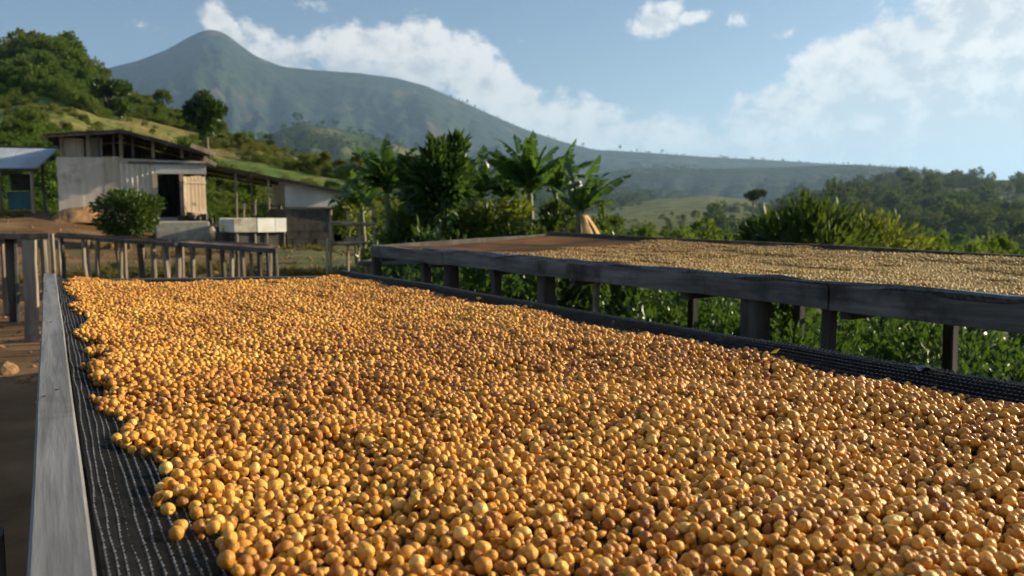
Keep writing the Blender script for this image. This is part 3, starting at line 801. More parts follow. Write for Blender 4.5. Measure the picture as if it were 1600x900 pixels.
# the net: profile across the bed (n, z)
NP = np.array([(.022, -.006), (.05, -.020), (.12, -.032), (.25, -.040), (.45, -.044), (.75, -.044), (1.0, -.040), (1.12, -.034), (1.17, -.024), (1.195, -.006), (1.208, .001), (1.228, .002), (1.238, -.008), (1.242, -.04), (1.240, -.09)])
sl = np.concatenate([[0], np.cumsum(np.hypot(np.diff(NP[:, 0]), np.diff(NP[:, 1])))])
def prof(s):
    return np.interp(s, sl, NP[:, 0]), np.interp(s, sl, NP[:, 1]) + ZB
def net_z(n): return np.interp(n, NP[:8, 0], NP[:8, 1]) + ZB
u0n = -.5
def strands():
    V, F = [], []
    base = 0
    def ribbon(pts, wid, hgt, side):
        nonlocal base
        m = len(pts)
        w = wid.reshape(-1, 1) * side
        up = np.array([0, 0, 1.]) * hgt.reshape(-1, 1)
        ring = np.stack([pts - w, pts + up, pts + w, pts - up * .5], 1)
        V.append(ring.reshape(-1, 3))
        i = np.arange(m - 1)[:, None] * 4 + base
        for k in range(4):
            k2 = (k + 1) % 4
            F.append(np.concatenate([i + k, i + k2, i + 4 + k2, i + 4 + k], 1))
        base += m * 4
    ux, nx_ = np.array(UX), np.array(NX)
    pitch = .0085
    for s in np.arange(.004, sl[-1], pitch):
        n_, z_ = prof(s)
        fine = (n_ < .40) or (1.15 < n_ < 1.24)
        ue = far_end(n_)
        step = .0024 if fine else .05
        u = np.arange(u0n if n_ < .5 else .0, ue, step)
        wob = (fbm(u * 9 + s * 300, np.full_like(u, s * 50), 2) - .5)
        nn = n_ + wob * .0060 + (fbm(u * 2.2 + 3, np.full_like(u, n_ * 7), 2) - .5) * .008 * min(1, n_ * 8); zz = z_ + (fbm(u * 3 + 5, np.full_like(u, s * 12), 2) - .5) * .008 * (s > .03)
        knot = (.5 + .5 * np.sin(u * 2 * math.pi / .0085 + s * 900)) ** 3 if fine else np.full_like(u, .5)
        pts = u[:, None] * ux + (nn * wf(u))[:, None] * nx_ + zz[:, None] * np.array([0, 0, 1.])
        ribbon(pts, .0004 + .0017 * knot, .0003 + .0022 * knot, nx_)
    nstr = sum(len(f) for f in F)
    for u in np.arange(u0n, U_END, .0042):
        s = np.linspace(0, sl[-1], 70)
        n_, z_ = prof(s)
        ok = u + .0 < np.array([far_end(q) for q in n_])
        if ok.sum() < 3: continue
        n_, z_, s = n_[ok], z_[ok], s[ok]
        zz = z_ - .0008 + (fbm(np.full_like(s, u * 3 + 5), s * 12, 2) - .5) * .008 * (s > .03)
        uu = u + (fbm(s * 60, np.full_like(s, u * 40), 2) - .5) * .006
        pts = uu[:, None] * ux + (n_ * wf(u))[:, None] * nx_ + zz[:, None] * np.array([0, 0, 1.])
        ribbon(pts, np.full(len(s), .0017), np.full(len(s), .0004), ux)
    me = mesh_np('netting', np.vstack(V), np.vstack(F)); me.materials.append(MAT['net_black']); me.materials.append(MAT['net_weft'])
    mi = np.zeros(len(me.polygons), np.int32); mi[nstr:] = 1; me.polygons.foreach_set('material_index', mi)
    o = bpy.data.objects.new('netting', me); COL.objects.link(o); rel(o, bed); o['kind'] = 'stuff'
strands()

# coffee cherries: shapes
def cherry_mesh(k, name):
    import bmesh
    bm = bmesh.new(); bmesh.ops.create_icosphere(bm, subdivisions=3, radius=1)
    r = random.Random(k)
    sx, sy, sz = [(1, 1, 1), (1.05, .96, .98), (1.16, .95, .92), (.98, 1.0, 1.06), (1.12, .95, .78), (1.25, .85, .62), (1.35, .9, .86), (1.1, 1.0, .8)][k]
    dim = [.14, .18, .10, .28, .14, .0, .05, .1][k]; lump = [.05, .08, .09, .10, .18, .12, .10, .26][k]
    for v in bm.verts:
        p = v.co.normalized()
        q = 1.0
        c = p.z
        q -= dim * math.exp(-((1 - c) / .045) ** 1.2) * 1.5                 # scar of the fruit eye
        q += dim * .35 * math.exp(-((c - .84) / .06) ** 2)
        q -= .05 * math.exp(-((1 + c) / .03))                                # stalk end
        q += lump * (float(vnoise(p.x * 1.7 + 10 + k * 5, p.y * 1.7 + p.z * 1.3 + 20)) - .5) * 2
        q += lump * .5 * (float(vnoise(p.z * 3.1 + 30 + k * 5, p.x * 3.1 + p.y * 2.3 + 40)) - .5) * 2
        if k == 6: q -= .26 * math.exp(-(p.x / .22) ** 2)                        # two grown together
        if k == 7: q -= .10 * abs(math.sin(p.x * 5 + p.y * 3)) * abs(math.cos(p.z * 4 + p.y * 2))   # shrivelled
        if k == 5: q -= .30 * math.exp(-(p.y / .13) ** 2) * max(0, p.z)       # furrow
        v.co = Vector((p.x * sx, p.y * sy, p.z * sz)) * q
    me = bpy.data.meshes.new(name); bm.to_mesh(me); bm.free()
    me.polygons.foreach_set('use_smooth', [True] * len(me.polygons)); me.update()
    return me
CH = [cherry_mesh(k, 'coffee_cherry') for k in range(8)]
for me in CH: me.materials.append(MAT['cherry_skin'])
PA = [cherry_mesh(k, 'parchment_bean') for k in (1, 2, 4, 5)]
for me in PA: me.materials.append(MAT['parchment'])

def deposit(n_try, ulim, nlim, thick, basez, limit, radii, cell, tries, r):
    """drop balls one by one on a height map; thick(u,n) in 0..1 is the chance to keep a drop"""
    nu, nn = int((ulim[1] - ulim[0]) / cell) + 24, int((nlim[1] - nlim[0]) / cell) + 24
    gu = ulim[0] + (np.arange(nu) - 12) * cell; gn = nlim[0] + (np.arange(nn) - 12) * cell
    H = np.ascontiguousarray(basez(gu[:, None], gn[None, :]) * np.ones((nu, nn)))
    st = []
    for rad in radii:
        k = int(rad / cell); o = np.arange(-k, k + 1) * cell
        d2 = o[:, None] ** 2 + o[None, :] ** 2
        cap = np.sqrt(np.maximum(rad * rad - d2, 0)); cap[d2 > rad * rad] = -9
        low = np.where(cap > -1, cap * .86, -9.)          # they settle into one another a little
        st.append((k, cap, low, cap > -1))
    U = r.uniform(ulim[0], ulim[1], n_try); N = r.uniform(nlim[0], nlim[1], n_try)
    keep = r.random(n_try) < thick(U, N)
    U, N = U[keep], N[keep]
    J = r.normal(size=(len(U), tries, 2)) * radii[len(radii) // 2] * 1.1
    kk = np.minimum((r.beta(2.2, 2.0, len(U)) * len(radii)).astype(int), len(radii) - 1)
    res = []
    LIM = limit(U, N) + basez(U, N)
    for i in range(len(U)):
        k, cap, low, okm = st[kk[i]]
        best = None
        for t in range(tries):
            a = int((U[i] + J[i, t, 0] * (t > 0) - gu[0]) / cell); c = int((N[i] + J[i, t, 1] * (t > 0) - gn[0]) / cell)
            if a - k < 0 or c - k < 0 or a + k >= nu or c + k >= nn: continue
            z = (H[a - k:a + k + 1, c - k:c + k + 1] + low).max()
            if best is None or z < best[0] - .0004: best = (z, a, c)
        if best is None or best[0] > LIM[i]: continue
        z, a, c = best
        s = H[a - k:a + k + 1, c - k:c + k + 1]
        np.maximum(s, np.where(okm, z + cap, -9), out=s)
        res.append((gu[a], gn[c], z, radii[kk[i]]))
    res = np.array(res)
    ia = ((res[:, 0] - gu[0]) / cell + .5).astype(int); ic = ((res[:, 1] - gn[0]) / cell + .5).astype(int)
    top = H[ia, ic] <= res[:, 2] + res[:, 3] + .0015
    return res, top

EDGE = [(103, 438), (118, 470), (135, 505), (140, 545), (160, 590), (165, 630), (190, 675), (245, 715), (275, 755), (310, 800), (345, 860), (375, 900)]
eu, en = zip(*sorted((a_, c_ / float(wf(a_))) for a_, c_ in (un(onz(x, y, ZB - .02)) for x, y in EDGE)))
def near_thick(u, n):
    e = np.interp(u, eu, en) + (vnoise(u * 9, n * 0 + 3) - .5) * .05
    left = sstep(-.012, .035, n - e)
    right = 1 - sstep(W1 - .065, W1 - .018, n + (vnoise(u * 7, n * 0 + 8) - .5) * .05)
    end = 1 - sstep(-.20, -.09, u - U_END + .42 * n / W1 - .10 + .13 * (n > .35) + (vnoise(n * 8, u * 0) - .5) * .05)
    rake = 1.0
    return left * right * np.clip(end, 0, 1) * rake
near_lim = lambda u, n: .0085 + .011 * sstep(.28, .70, fbm(u * 4.5 + n * 3.2, n * 8.5 - u * 2.5, 3)) + .004 * vnoise(u * 30, n * 30)
res, top = deposit(150000, (.02, U_END), (.05, W1), near_thick, lambda u, n: net_z(n) + u * 0, near_lim, [.0030, .0042, .0050, .0055, .0060, .0065, .0072, .0082], .002, 4, np.random.default_rng(21))
# a few strays on the bare net
stray = [(148, 434), (170, 452), (222, 446), (372, 862), (355, 868), (160, 545), (146, 570), (282, 826), (262, 800), (276, 838), (128, 447)]
sv = []
for x, y in stray:
    p = onz(x, y, ZB - .022); a, c = un(p); c /= float(wf(a))
    if c > .03: sv.append((a, c, float(net_z(c)) + .0068, .0068))
res = np.vstack([res, np.array(sv)]); top = np.concatenate([top, np.ones(len(sv), bool)])
r = np.random.default_rng(22)
NB_ = len(res)
XY = res[:, :1] * np.array(UX)[None, :2] + (res[:, 1] * wf(res[:, 0]))[:, None] * np.array(NX)[None, :2]
PB = np.column_stack([XY, res[:, 2]])
patch = fbm(res[:, 0] * 2.2 + 5, res[:, 1] * 3.0 + 2, 3)
tone = np.clip(.50 + r.normal(size=NB_) * .18 + (patch - .5) * .5, .10, 1)
dark = r.random(NB_) < .05; tone[dark] = r.uniform(.06, .25, dark.sum())
kind = r.choice(8, NB_, p=[.24, .22, .14, .11, .09, .05, .06, .09])
rotE = r.uniform(0, 6.28, (NB_, 3))
SC3 = res[:, 3:4] * r.uniform(.90, 1.12, (NB_, 3))
flat = (kind == 4) | (kind == 5) | (kind == 7)
rotE[flat, 0] = r.normal(size=flat.sum()) * .5; rotE[flat, 1] = r.normal(size=flat.sum()) * .5
# the 300 cherries that show largest
F_, U_ = Vector((0, math.cos(PITCH), -math.sin(PITCH))), Vector((0, math.sin(PITCH), math.cos(PITCH)))
rel_ = PB - np.array([0, 0, CZ])
dep = rel_ @ np.array(F_); sx_ = CX + FPX * rel_[:, 0] / dep; sy_ = CY - FPX * (rel_ @ np.array(U_)) / dep
size = res[:, 3] / dep
vis = top & (sx_ > 6) & (sx_ < 1594) & (sy_ < 893) & (sy_ > 0) & (dep > 0)
order = np.argsort(np.where(vis, -size, 1))[:300]
single = np.zeros(NB_, bool); single[order] = True
single[-len(sv):] = False; extra = np.arange(NB_ - len(sv), NB_)
def cherry(i, label, group):
    o = bpy.data.objects.new('coffee_cherry', CH[kind[i]]); COL.objects.link(o)
    o.location = PB[i]; o.rotation_euler = rotE[i]; o.scale = SC3[i]
    o['tone'] = float(tone[i])
    return tag(o, label, 'coffee cherry', group)
for i in np.where(single)[0]:
    t = tone[i]
    sh = ['round', 'round', 'oval', 'dimpled', 'squashed', 'flat', 'twin-lobed', 'shrivelled'][kind[i]]
    cn = 'dark brown' if t < .26 else 'amber' if t < .46 else 'golden' if t < .68 else 'pale yellow'
    cherry(i, f'{sh} {cn} coffee cherry on the heap spread over the near bed', f'{sh} {cn} cherries on the near bed')
for i in extra:
    cherry(i, 'stray golden coffee cherry lying loose on the bare black net', 'stray cherries on the net')
rest = ~single; rest[-len(sv):] = False
scatter('coffee_cherries', PB[rest], rotE[rest], SC3[rest], kind[rest], tone[rest],
        [src(m, f'cherry_{k}') for k, m in enumerate(CH)], 'golden coffee cherries spread thickly over the near drying bed')

# ------------------------------------------------------------------ far drying bed
Z2 = .92
q_nl, q_nr = onz(583, 383, Z2), onz(1600, 472, Z2)
a0, a1 = un(q_nl), un(q_nr)
N2 = (a0[1] + a1[1]) / 2
Z2f = .958
q_fl, q_fr = onz(860, 365, Z2f), onz(1600, 404, Z2f)
b0, b1 = un(q_fl), un(q_fr)
N2f = (b0[1] + b1[1]) / 2
U2a, U2b, U2f = -.2, a0[0], min(b0[0], a0[0] + 1.4)
print('bed1 U_END', U_END, 'bed2', a0, a1, b0, b1, 'cherries', NB_)
def NN(u): return a1[1] + (a0[1] - a1[1]) * (u - a1[0]) / (a0[0] - a1[0])        # near edge, not quite parallel to the near bed
def NF(u): return b1[1] + (b0[1] - b1[1]) * (u - b1[0]) / (b0[0] - b1[0])        # far edge
def NE(u, n0):
    u = np.clip(u, U2a, 12)
    f = (n0 - N2) / (N2f - N2)
    return NN(u) * (1 - f) + NF(u) * f
def B2N(u, n0, z): return BP(u, float(NE(u, n0)), z)
bed2 = thing('drying_bed', 'far raised drying bed with dark side boards holding paler drying beans', 'drying bed', B2N((U2a + U2b) / 2, (N2 + N2f) / 2, 0))
def n2l(f): return N2 + (N2f - N2) * f
def z2l(f): return Z2 + (Z2f - Z2) * f
def B2(u, f, dz=0): return B2N(u, n2l(f), z2l(f) + dz)
us = [U2a, un(onz(1281, 447, Z2))[0], un(onz(690, 393, Z2))[0], U2b]
dzs = [-.050, -.047, -.047]
for k in range(3):
    h = (.094, .090, .092)[k]
    MB().beam(B2N(us[k] + .004, N2 - .002 * k, Z2 + dzs[k]), B2N(us[k + 1] - .004, N2 - .002 * k, Z2 + dzs[k] + .004), .032, h, seg=14, jit=.0045, ch=.05).build('side_board', 'wood_weathered', bed2)
# net folded over the near board
pts = [B2N(u, N2 + random.uniform(-.004, .004), Z2 + .001 + random.uniform(-.002, .003)) for u in np.linspace(U2a, us[2] + .3, 46)]
MB().tube(pts, [random.uniform(.014, .020) for _ in pts], 7, .2).build('net_edge', 'net_black', bed2)
MB().beam(B2N(U2a, N2f, Z2f - .03), B2N(U2f, N2f, Z2f - .03), .035, .10, seg=8, jit=.004).build('side_board', 'wood_dark', bed2)
MB().beam(B2N(U2b - .02, N2 + .02, Z2 - .05), B2N(U2f - .02, N2f - .02, Z2f - .05), .035, .10, seg=4, jit=.003).build('end_board', 'wood_dark', bed2)
def net2():
    nu, nf = 60, 14; V = []
    for i in range(nu):
        for j in range(nf):
            f = j / (nf - 1); ue = U2b + (U2f - U2b) * f - .04
            u = U2a + (ue - U2a) * i / (nu - 1)
            p = B2(u, f * .985 + .008, -.012 - .028 * math.sin(f * math.pi) + .012 * (float(vnoise(u * 2, f * 4)) - .5)); V.append(tuple(p))
    i, j = np.meshgrid(np.arange(nu - 1), np.arange(nf - 1), indexing='ij')
    F = np.stack([i * nf + j, i * nf + j + 1, (i + 1) * nf + j + 1, (i + 1) * nf + j], -1).reshape(-1, 4)
    me = mesh_np('netting', V, F, True); me.materials.append(MAT['net_film'])
    o = bpy.data.objects.new('netting', me); COL.objects.link(o); rel(o, bed2)
net2()
def leg2(px, wpx, mat, back=0., Ym=None):
    u = un(onz(px, 400 + (px - 583) * .088, Z2 - .1))[0]
    p = B2N(u, N2 + .05 + back, 0)
    d = p.y
    w = max(.03, wpx * d / FPX)
    MB().beam((p.x, p.y, float(ground_h(p.x, p.y)) - .15), (p.x, p.y, Z2 - .09), w, w * .9, up=UX, seg=4, jit=.006).build('leg', mat, bed2)
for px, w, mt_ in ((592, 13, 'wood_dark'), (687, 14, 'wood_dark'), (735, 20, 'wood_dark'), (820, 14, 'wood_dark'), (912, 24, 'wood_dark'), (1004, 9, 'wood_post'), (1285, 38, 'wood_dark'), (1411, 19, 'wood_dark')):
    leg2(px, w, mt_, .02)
for u_ in np.linspace(.4, U2f - .2, 7):
    p = B2N(float(u_), N2f - .05, 0)
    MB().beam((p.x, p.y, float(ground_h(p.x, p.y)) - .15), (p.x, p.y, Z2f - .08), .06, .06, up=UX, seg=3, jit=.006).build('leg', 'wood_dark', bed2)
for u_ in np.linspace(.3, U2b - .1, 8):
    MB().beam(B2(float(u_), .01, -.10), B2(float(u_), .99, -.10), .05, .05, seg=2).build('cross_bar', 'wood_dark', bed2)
# beans on the far bed
e0_, e1_ = un(onz(770, 398, Z2))[0], un(onz(930, 375, Z2f))[0]
def far_thick(u, n):
    f = (n - N2) / (N2f - N2)
    lim = e0_ + (e1_ - e0_) * np.clip(f, 0, 1) + (vnoise(n * 5, u * 0 + 4) - .5) * .4 + (vnoise(n * 17, u * 0 + 4) - .5) * .15
    return (1 - sstep(-.10, .05, u - lim)) * sstep(.02, .05, f) * (1 - sstep(.955, .985, f)) 
def base2(u, n):
    f = np.clip((n - N2) / (N2f - N2), 0, 1)
    return Z2 + (Z2f - Z2) * f - .012 - .028 * np.sin(f * math.pi) + 0 * u
res2, top2 = deposit(170000, (U2a + .05, max(e0_, e1_) + .3), (N2, N2f), far_thick, base2, lambda u, n: .0075 + .018 * sstep(.3, .7, fbm(u * 3.2 + n * 2, n * 5.5 - u, 3)), [.0062, .0070, .0078], .0025, 3, np.random.default_rng(31))
n2_ = len(res2)
P2 = np.column_stack([res2[:, :1] * np.array(UX)[None, :2] + NE(res2[:, 0], res2[:, 1])[:, None] * np.array(NX)[None, :2], res2[:, 2]])
uu = res2[:, 0]
t2 = np.clip(.60 + r.normal(size=n2_) * .16 - sstep(1.8, 4.4, uu) * .34, 0, 1)
ro2 = r.uniform(0, 6.28, (n2_, 3))
scatter('drying_beans', P2, ro2, np.repeat(res2[:, 3:4], 3, 1), r.integers(0, 4, n2_), t2, [src(m, f'parch_{k}') for k, m in enumerate(PA)], 'pale drying coffee beans spread over the far bed')

# ------------------------------------------------------------------ far tables in the yard
def gz(p):
    if FRAME is not None: p = FRAME @ Vector((p.x, p.y, 0))
    return float(ground_h(p.x, p.y))
def table(label, pts_px, ztop, Ys, width, depth_dir, posts_px, topmat, edgemat, group, rpost=.022, th=.045):
    A = onz(*pts_px[0], ztop); B = onz(*pts_px[1], ztop)
    t = thing('drying_table', label, 'drying table', ((A.x + B.x) / 2, (A.y + B.y) / 2, 0), 0, group)
    d = (B - A).normalized(); bk = ((A + B) / 2 - Vector((0, 0, 0))); bk.z = 0; bk = bk.normalized() * width
    MB().beam(A + Vector((0, 0, -th / 2)), B + Vector((0, 0, -th / 2)), .03, th, seg=6, jit=.006).build('side_board', edgemat, t)
    MB().beam(A + bk + Vector((0, 0, -th / 2)), B + bk + Vector((0, 0, -th / 2)), .03, th, seg=6, jit=.006).build('side_board', edgemat, t)
    m = MB(); n = 10
    for i in range(n):
        for j in range(4):
            p = A.lerp(B, i / (n - 1)) + bk * ((j + .1) / 3.2) + Vector((0, 0, -.008 - .02 * (j in (1, 2)) + random.uniform(-.004, .004))); m.v.append(tuple(p))
    for i in range(n - 1):
        for j in range(3): m.f.append((i * 4 + j, (i + 1) * 4 + j, (i + 1) * 4 + j + 1, i * 4 + j + 1))
    m.build('table_top', topmat, t)
    for px, tl, rr, bkf in posts_px:
        # where the pixel column meets the front edge
        dr = ray(px, 400); k = (A.x * dr.y - A.y * dr.x) / ((A.x - B.x) * dr.y - (A.y - B.y) * dr.x)
        p = A.lerp(B, min(max(k, .01), .99)) + bk * bkf
        post('leg', (p.x + tl, p.y, gz(p) - .1), (p.x, p.y, ztop - th * .6), rr, random.choice(['wood_post', 'wood_dark', 'wood_post']), t)
    for s in (.02, .33, .66, .98):
        p = A.lerp(B, s) + bk * .95
        post('leg', (p.x, p.y, gz(p) - .1), (p.x, p.y, ztop - th * .6), .024, 'wood_post', t)
G = 'low stick-legged tables in the yard'
table('long dark-topped table on crooked sticks behind the near bed', [(84, 366), (275, 379)], .86, None, .9, None,
      [(97, .0, .03, .02), (131, .03, .028, .02), (154, 0, .03, .02), (181, .12, .026, .02), (190, -.08, .024, .03), (218, .02, .035, .02), (226, -.05, .03, .5), (239, 0, .03, .02), (257, .06, .034, .02)], 'net_film', 'wood_dark', G)
table('brown-topped table on pale stick legs in front of the white trough', [(277, 378), (433, 388)], .86, None, .8, None,
      [(279, 0, .034, .02), (301, .02, .03, .02), (327, 0, .028, .02), (347, .01, .026, .02), (362, -.01, .024, .02), (378, .05, .03, .04), (394, 0, .02, .5), (406, 0, .028, .02), (418, .02, .018, .02), (430, 0, .026, .02)], 'earth_orange', 'wood_grey', G)
table('dark table with one broad black post at the edge of the path', [(-140, 366), (76, 364)], .96, None, .9, None,
      [(-90, 0, .05, .02), (70, .0, .035, .02), (79, .02, .03, .05)], 'net_film', 'wood_dark', G, th=.06)
p = onz(24, 505, 0.0)
pp = thing('fence_post', 'broad black square post standing beside the path', 'post', (p.x, p.y, 0))
MB().beam((p.x, p.y, -.15), (p.x, p.y, .93), .105, .10, up=UX, seg=5, jit=.006).build('post_shaft', 'wood_dark', pp)
MB().beam((p.x + .06, p.y - .04, -.1), (p.x + .07, p.y - .03, .97), .03, .05, up=UX, seg=4, jit=.005).build('batten', 'wood_grey', pp)
p = onz(50, 535, 0.0)
pl = thing('timber_plank', 'pale upright timber plank behind the grey side board', 'plank', (p.x, p.y, 0))
MB().beam((p.x, p.y, -.1), (p.x, p.y + .05, .93), .12, .035, up=(0, 1, 0), seg=5, jit=.005).build('board', 'wood_post', pl)
MB().beam((p.x + .09, p.y + .25, -.1), (p.x + .09, p.y + .25, .98), .03, .03, up=(0, 1, 0), seg=4, jit=.006).build('batten', 'wood_post', pl)
p = onz(2, 880, .62)
st_ = thing('fence_stake', 'grey sawn stake close by the near bed side board', 'stake', (p.x, p.y, 0))
MB().beam((p.x - .02, p.y, -.2), (p.x - .02, p.y, .67), .045, .05, up=UX, seg=4, jit=.003).build('stake_shaft', 'wood_grey', st_)
# bench-like plank trestle beyond the far bed
A, B = at(566, 411, 9.), at(676, 409, 8.6)
bn = thing('plank_bench', 'low bench of pale planks beyond the end of the far bed', 'bench', ((A.x + B.x) / 2, A.y, 0))
for k in range(3):
    o = Vector((.03 * k, .17 * k, .0)); MB().beam(A + o, B + o, .15, .05, seg=3, jit=.003).build('plank', 'wood_warm' if k else 'wood_grey', bn)
for s in (.08, .9):
    for y_ in (.02, .32):
        q = A.lerp(B, s) + Vector((0, y_, 0)); post('leg', (q.x, q.y, gz(q) - .1), (q.x, q.y, q.z - .02), .035, 'wood_post', bn)

# ------------------------------------------------------------------ buildings
def panel(name, px0, px1, py0, py1, Y, mat, parent, th=.03, off=0.):
    a, c = at(px0, py1, Y), at(px1, py0, Y)
    return MB().box((a.x, Y + off, a.z), (c.x, Y + off + th, c.z)).build(name, mat, parent)
YS = 25.0
pv = at(205, 340, YS)
FRAME = Matrix.Translation(pv) @ Matrix.Rotation(R(25), 4, 'Z') @ Matrix.Translation(-pv)
shed = thing('timber_shed', 'pale boarded shed with open clerestory, dark doorway and overhanging roof', 'shed', (*at(205, 340, YS + 2).xy, .9))
fl = at(93, 342, YS).z
x0, x1 = at(93, 300, YS).x, at(322, 300, YS).x
for (c0, c1, y0, mt_, of) in ((93, 128, 246, 'wall_pale', 0), (128.4, 165, 246, 'wall_pale', .012), (165.4, 190, 245, 'wall_tan', .004)):
    panel('wall_panel', c0, c1, y0, 341, YS, mt_, shed, .03, of)
a, c = at(190.4, 341, YS), at(243, 256, YS)
corrugated((a.x, YS + .01, a.z), (c.x, YS + .01, a.z), (a.x, YS + .01, c.z), (c.x, YS + .01, c.z), 7, .018).build('wall_panel', 'wall_pale', shed)
panel('transom', 190.4, 243, 249, 255.7, YS, 'wall_tan', shed, .03)
panel('transom', 243.4, 321.6, 252, 271, YS, 'wall_grey', shed, .03, .006)
MB().box((at(188, 0, YS).x, YS - .05, at(0, 251, YS).z), (at(323, 0, YS).x, YS + .04, at(0, 247.5, YS).z)).build('lintel', 'wood_grey', shed)
panel('door_frame', 241, 245.5, 271, 345, YS - .05, 'wood_warm', shed, .09)
panel('door_frame', 283, 286.5, 271, 345, YS - .05, 'wood_warm', shed, .09)
dA, dB = at(287, 310, YS - .42), at(321.5, 310, YS - .03)       # door leaf swung outward
dz0, dz1 = at(300, 347, YS - .2).z, at(300, 274, YS - .2).z
m = MB()
for zz in (dz1 - .22, dz0 + .3):
    o3 = Vector((.012, -.028, 0)); m.beam(Vector((dA.x, dA.y, zz)) + o3, Vector((dB.x, dB.y, zz)) + o3, .03, .09)
door = m.build('door', 'wood_warm', shed)
door['label'] = 'sunlit door leaf of rough planks'
for k in range(6):
    p0 = dA.lerp(dB, (k + .5) / 6)
    ww = (dB - dA).length / 6 - .008
    sub(MB().beam((p0.x, p0.y, dz0 + random.uniform(0, .12)), (p0.x, p0.y, dz1 - random.uniform(0, .05)), ww, .025, up=(-(dB - dA).y, (dB - dA).x, 0)).build('plank', 'wood_warm'), door)
for c0, w in ((94, 3.5), (135, 5), (153, 2.5), (176, 2.5), (187, 4), (206, 2.5), (237, 4), (282, 4), (296, 3), (319, 4)):
    ytop = np.interp(c0, [65, 190, 335], [212, 206, 240])
    panel('clerestory_post', c0, c0 + w, ytop, 246.5, YS, 'wood_post' if w > 3 else 'wood_dark', shed, .08, .045)
panel('wall_panel', 98, 130, 216, 245.5, YS, 'wall_tan', shed, .03, .15)
panel('wall_panel', 139, 158, 214, 245.5, YS, 'wall_tan', shed, .03, .45)
# side walls, back wall, floor
zb, zt = fl, at(0, 240, YS).z
for xx in (x0, x1 - .03):
    MB().box((xx, YS + .05, zb - .6), (xx + .03, YS + 4.5, zt)).build('side_wall', 'wall_tan', shed)
rpz = [at(*q_, YS - .5) for q_ in ((66, 209), (190, 202), (335, 240))]
rz_ = lambda x: float(np.interp(x, [q_.x for q_ in rpz], [q_.z for q_ in rpz])) - .12
prof_ = [(x0, zb - .6), (x1, zb - .6), (x1, rz_(x1)), (rpz[1].x, rz_(rpz[1].x)), (x0, rz_(x0))]
MB().add([(x, YS + 4.5, z) for x, z in prof_] + [(x, YS + 4.53, z) for x, z in prof_],
         [(0, 1, 2, 3, 4), (9, 8, 7, 6, 5)] + [(k, (k + 1) % 5, (k + 1) % 5 + 5, k + 5) for k in range(5)]).build('back_wall', 'wood_dark', shed)
MB().box((x0 + .02, YS + .06, zb - .7), (x1 - .02, YS + 4.45, zb + .02)).build('floor_slab', 'concrete', shed)
MB().box((x0 - .05, YS - .02, zb - .75), (x1 + .1, YS + .05, zb + .01)).build('foundation', 'concrete', shed)
roof_pts = [(66, 209), (190, 202), (335, 240)]
YF, YB = YS - .5, YS + 5.0
rp = [at(*q, YF) for q in roof_pts]
nsh = 0
for k in range(2):
    a, c = rp[k], rp[k + 1]
    cnt = 3 if k == 0 else 4
    for i in range(cnt):
        s0, s1 = i / cnt, (i + 1) / cnt - .004
        p0, p1 = a.lerp(c, s0), a.lerp(c, s1)
        dz = Vector((0, 0, .012 * (i % 2)))
        corrugated(p0 + dz, p1 + dz, Vector((p0.x, YB, p0.z)) + dz, Vector((p1.x, YB, p1.z)) + dz, 8, .012).build('roof_sheet', 'roof_rust', shed)
    for yy in (YF + .06, YF + 1.6, YF + 3.2, YB - .1):
        MB().beam((a.x, yy, a.z - .06), (c.x, yy, c.z - .06), .05, .09, seg=1).build('rafter', 'wood_dark', shed)
MB().beam(at(298, 227, YF - .03), at(336, 241.5, YF - .03), .03, .13).build('barge_board', 'wood_warm', shed)
MB().beam(at(318, 247, YS - .3), at(338, 258, YS - .3), .03, .12).build('barge_board', 'wood_warm', shed)
# concrete block / step by the door
p = at(286, 372, 22.6)
blk = MB(); a, c = at(244, 371, 22.6), at(327, 346, 22.6)
blk.box((a.x, 22.6, gz(Vector((a.x, 22.6, 0))) - .2), (c.x, 23.7, c.z))
o = blk.build('concrete_step', 'concrete'); tag(o, 'bare concrete block step below the dark shed doorway', 'step')
bv = o.modifiers.new('bevel', 'BEVEL'); bv.width = .03; bv.segments = 2
# rubble pile in the doorway
def rocks(name, label, cat, c, n, spread, size, mat):
    t = thing(name, label, cat, c)
    for i in range(n):
        m = MB(); 
        pos = Vector((random.gauss(0, spread[0]), random.gauss(0, spread[1]), abs(random.gauss(0, spread[2]))))
        s = size * random.uniform(.6, 1.3)
        vs = [pos + Vector((x * s * random.uniform(.7, 1.1), y * s * random.uniform(.7, 1.1), z * s * random.uniform(.6, 1.0))) for x in (-1, 1) for y in (-1, 1) for z in (-1, 1)]
        m.add(vs, [(0, 1, 3, 2), (4, 6, 7, 5), (0, 4, 5, 1), (2, 3, 7, 6), (0, 2, 6, 4), (1, 5, 7, 3)]).build('stone', mat, None)
        o_ = COL.objects[-1]; o_.matrix_world = Matrix.Identity(4); o_.parent = t
    return t
rocks('rubble_pile', 'heap of dark rubble stacked right of the shed doorway', 'rubble', at(300, 346, 24.4), 34, (.24, .12, .10), .085, 'block_dark')
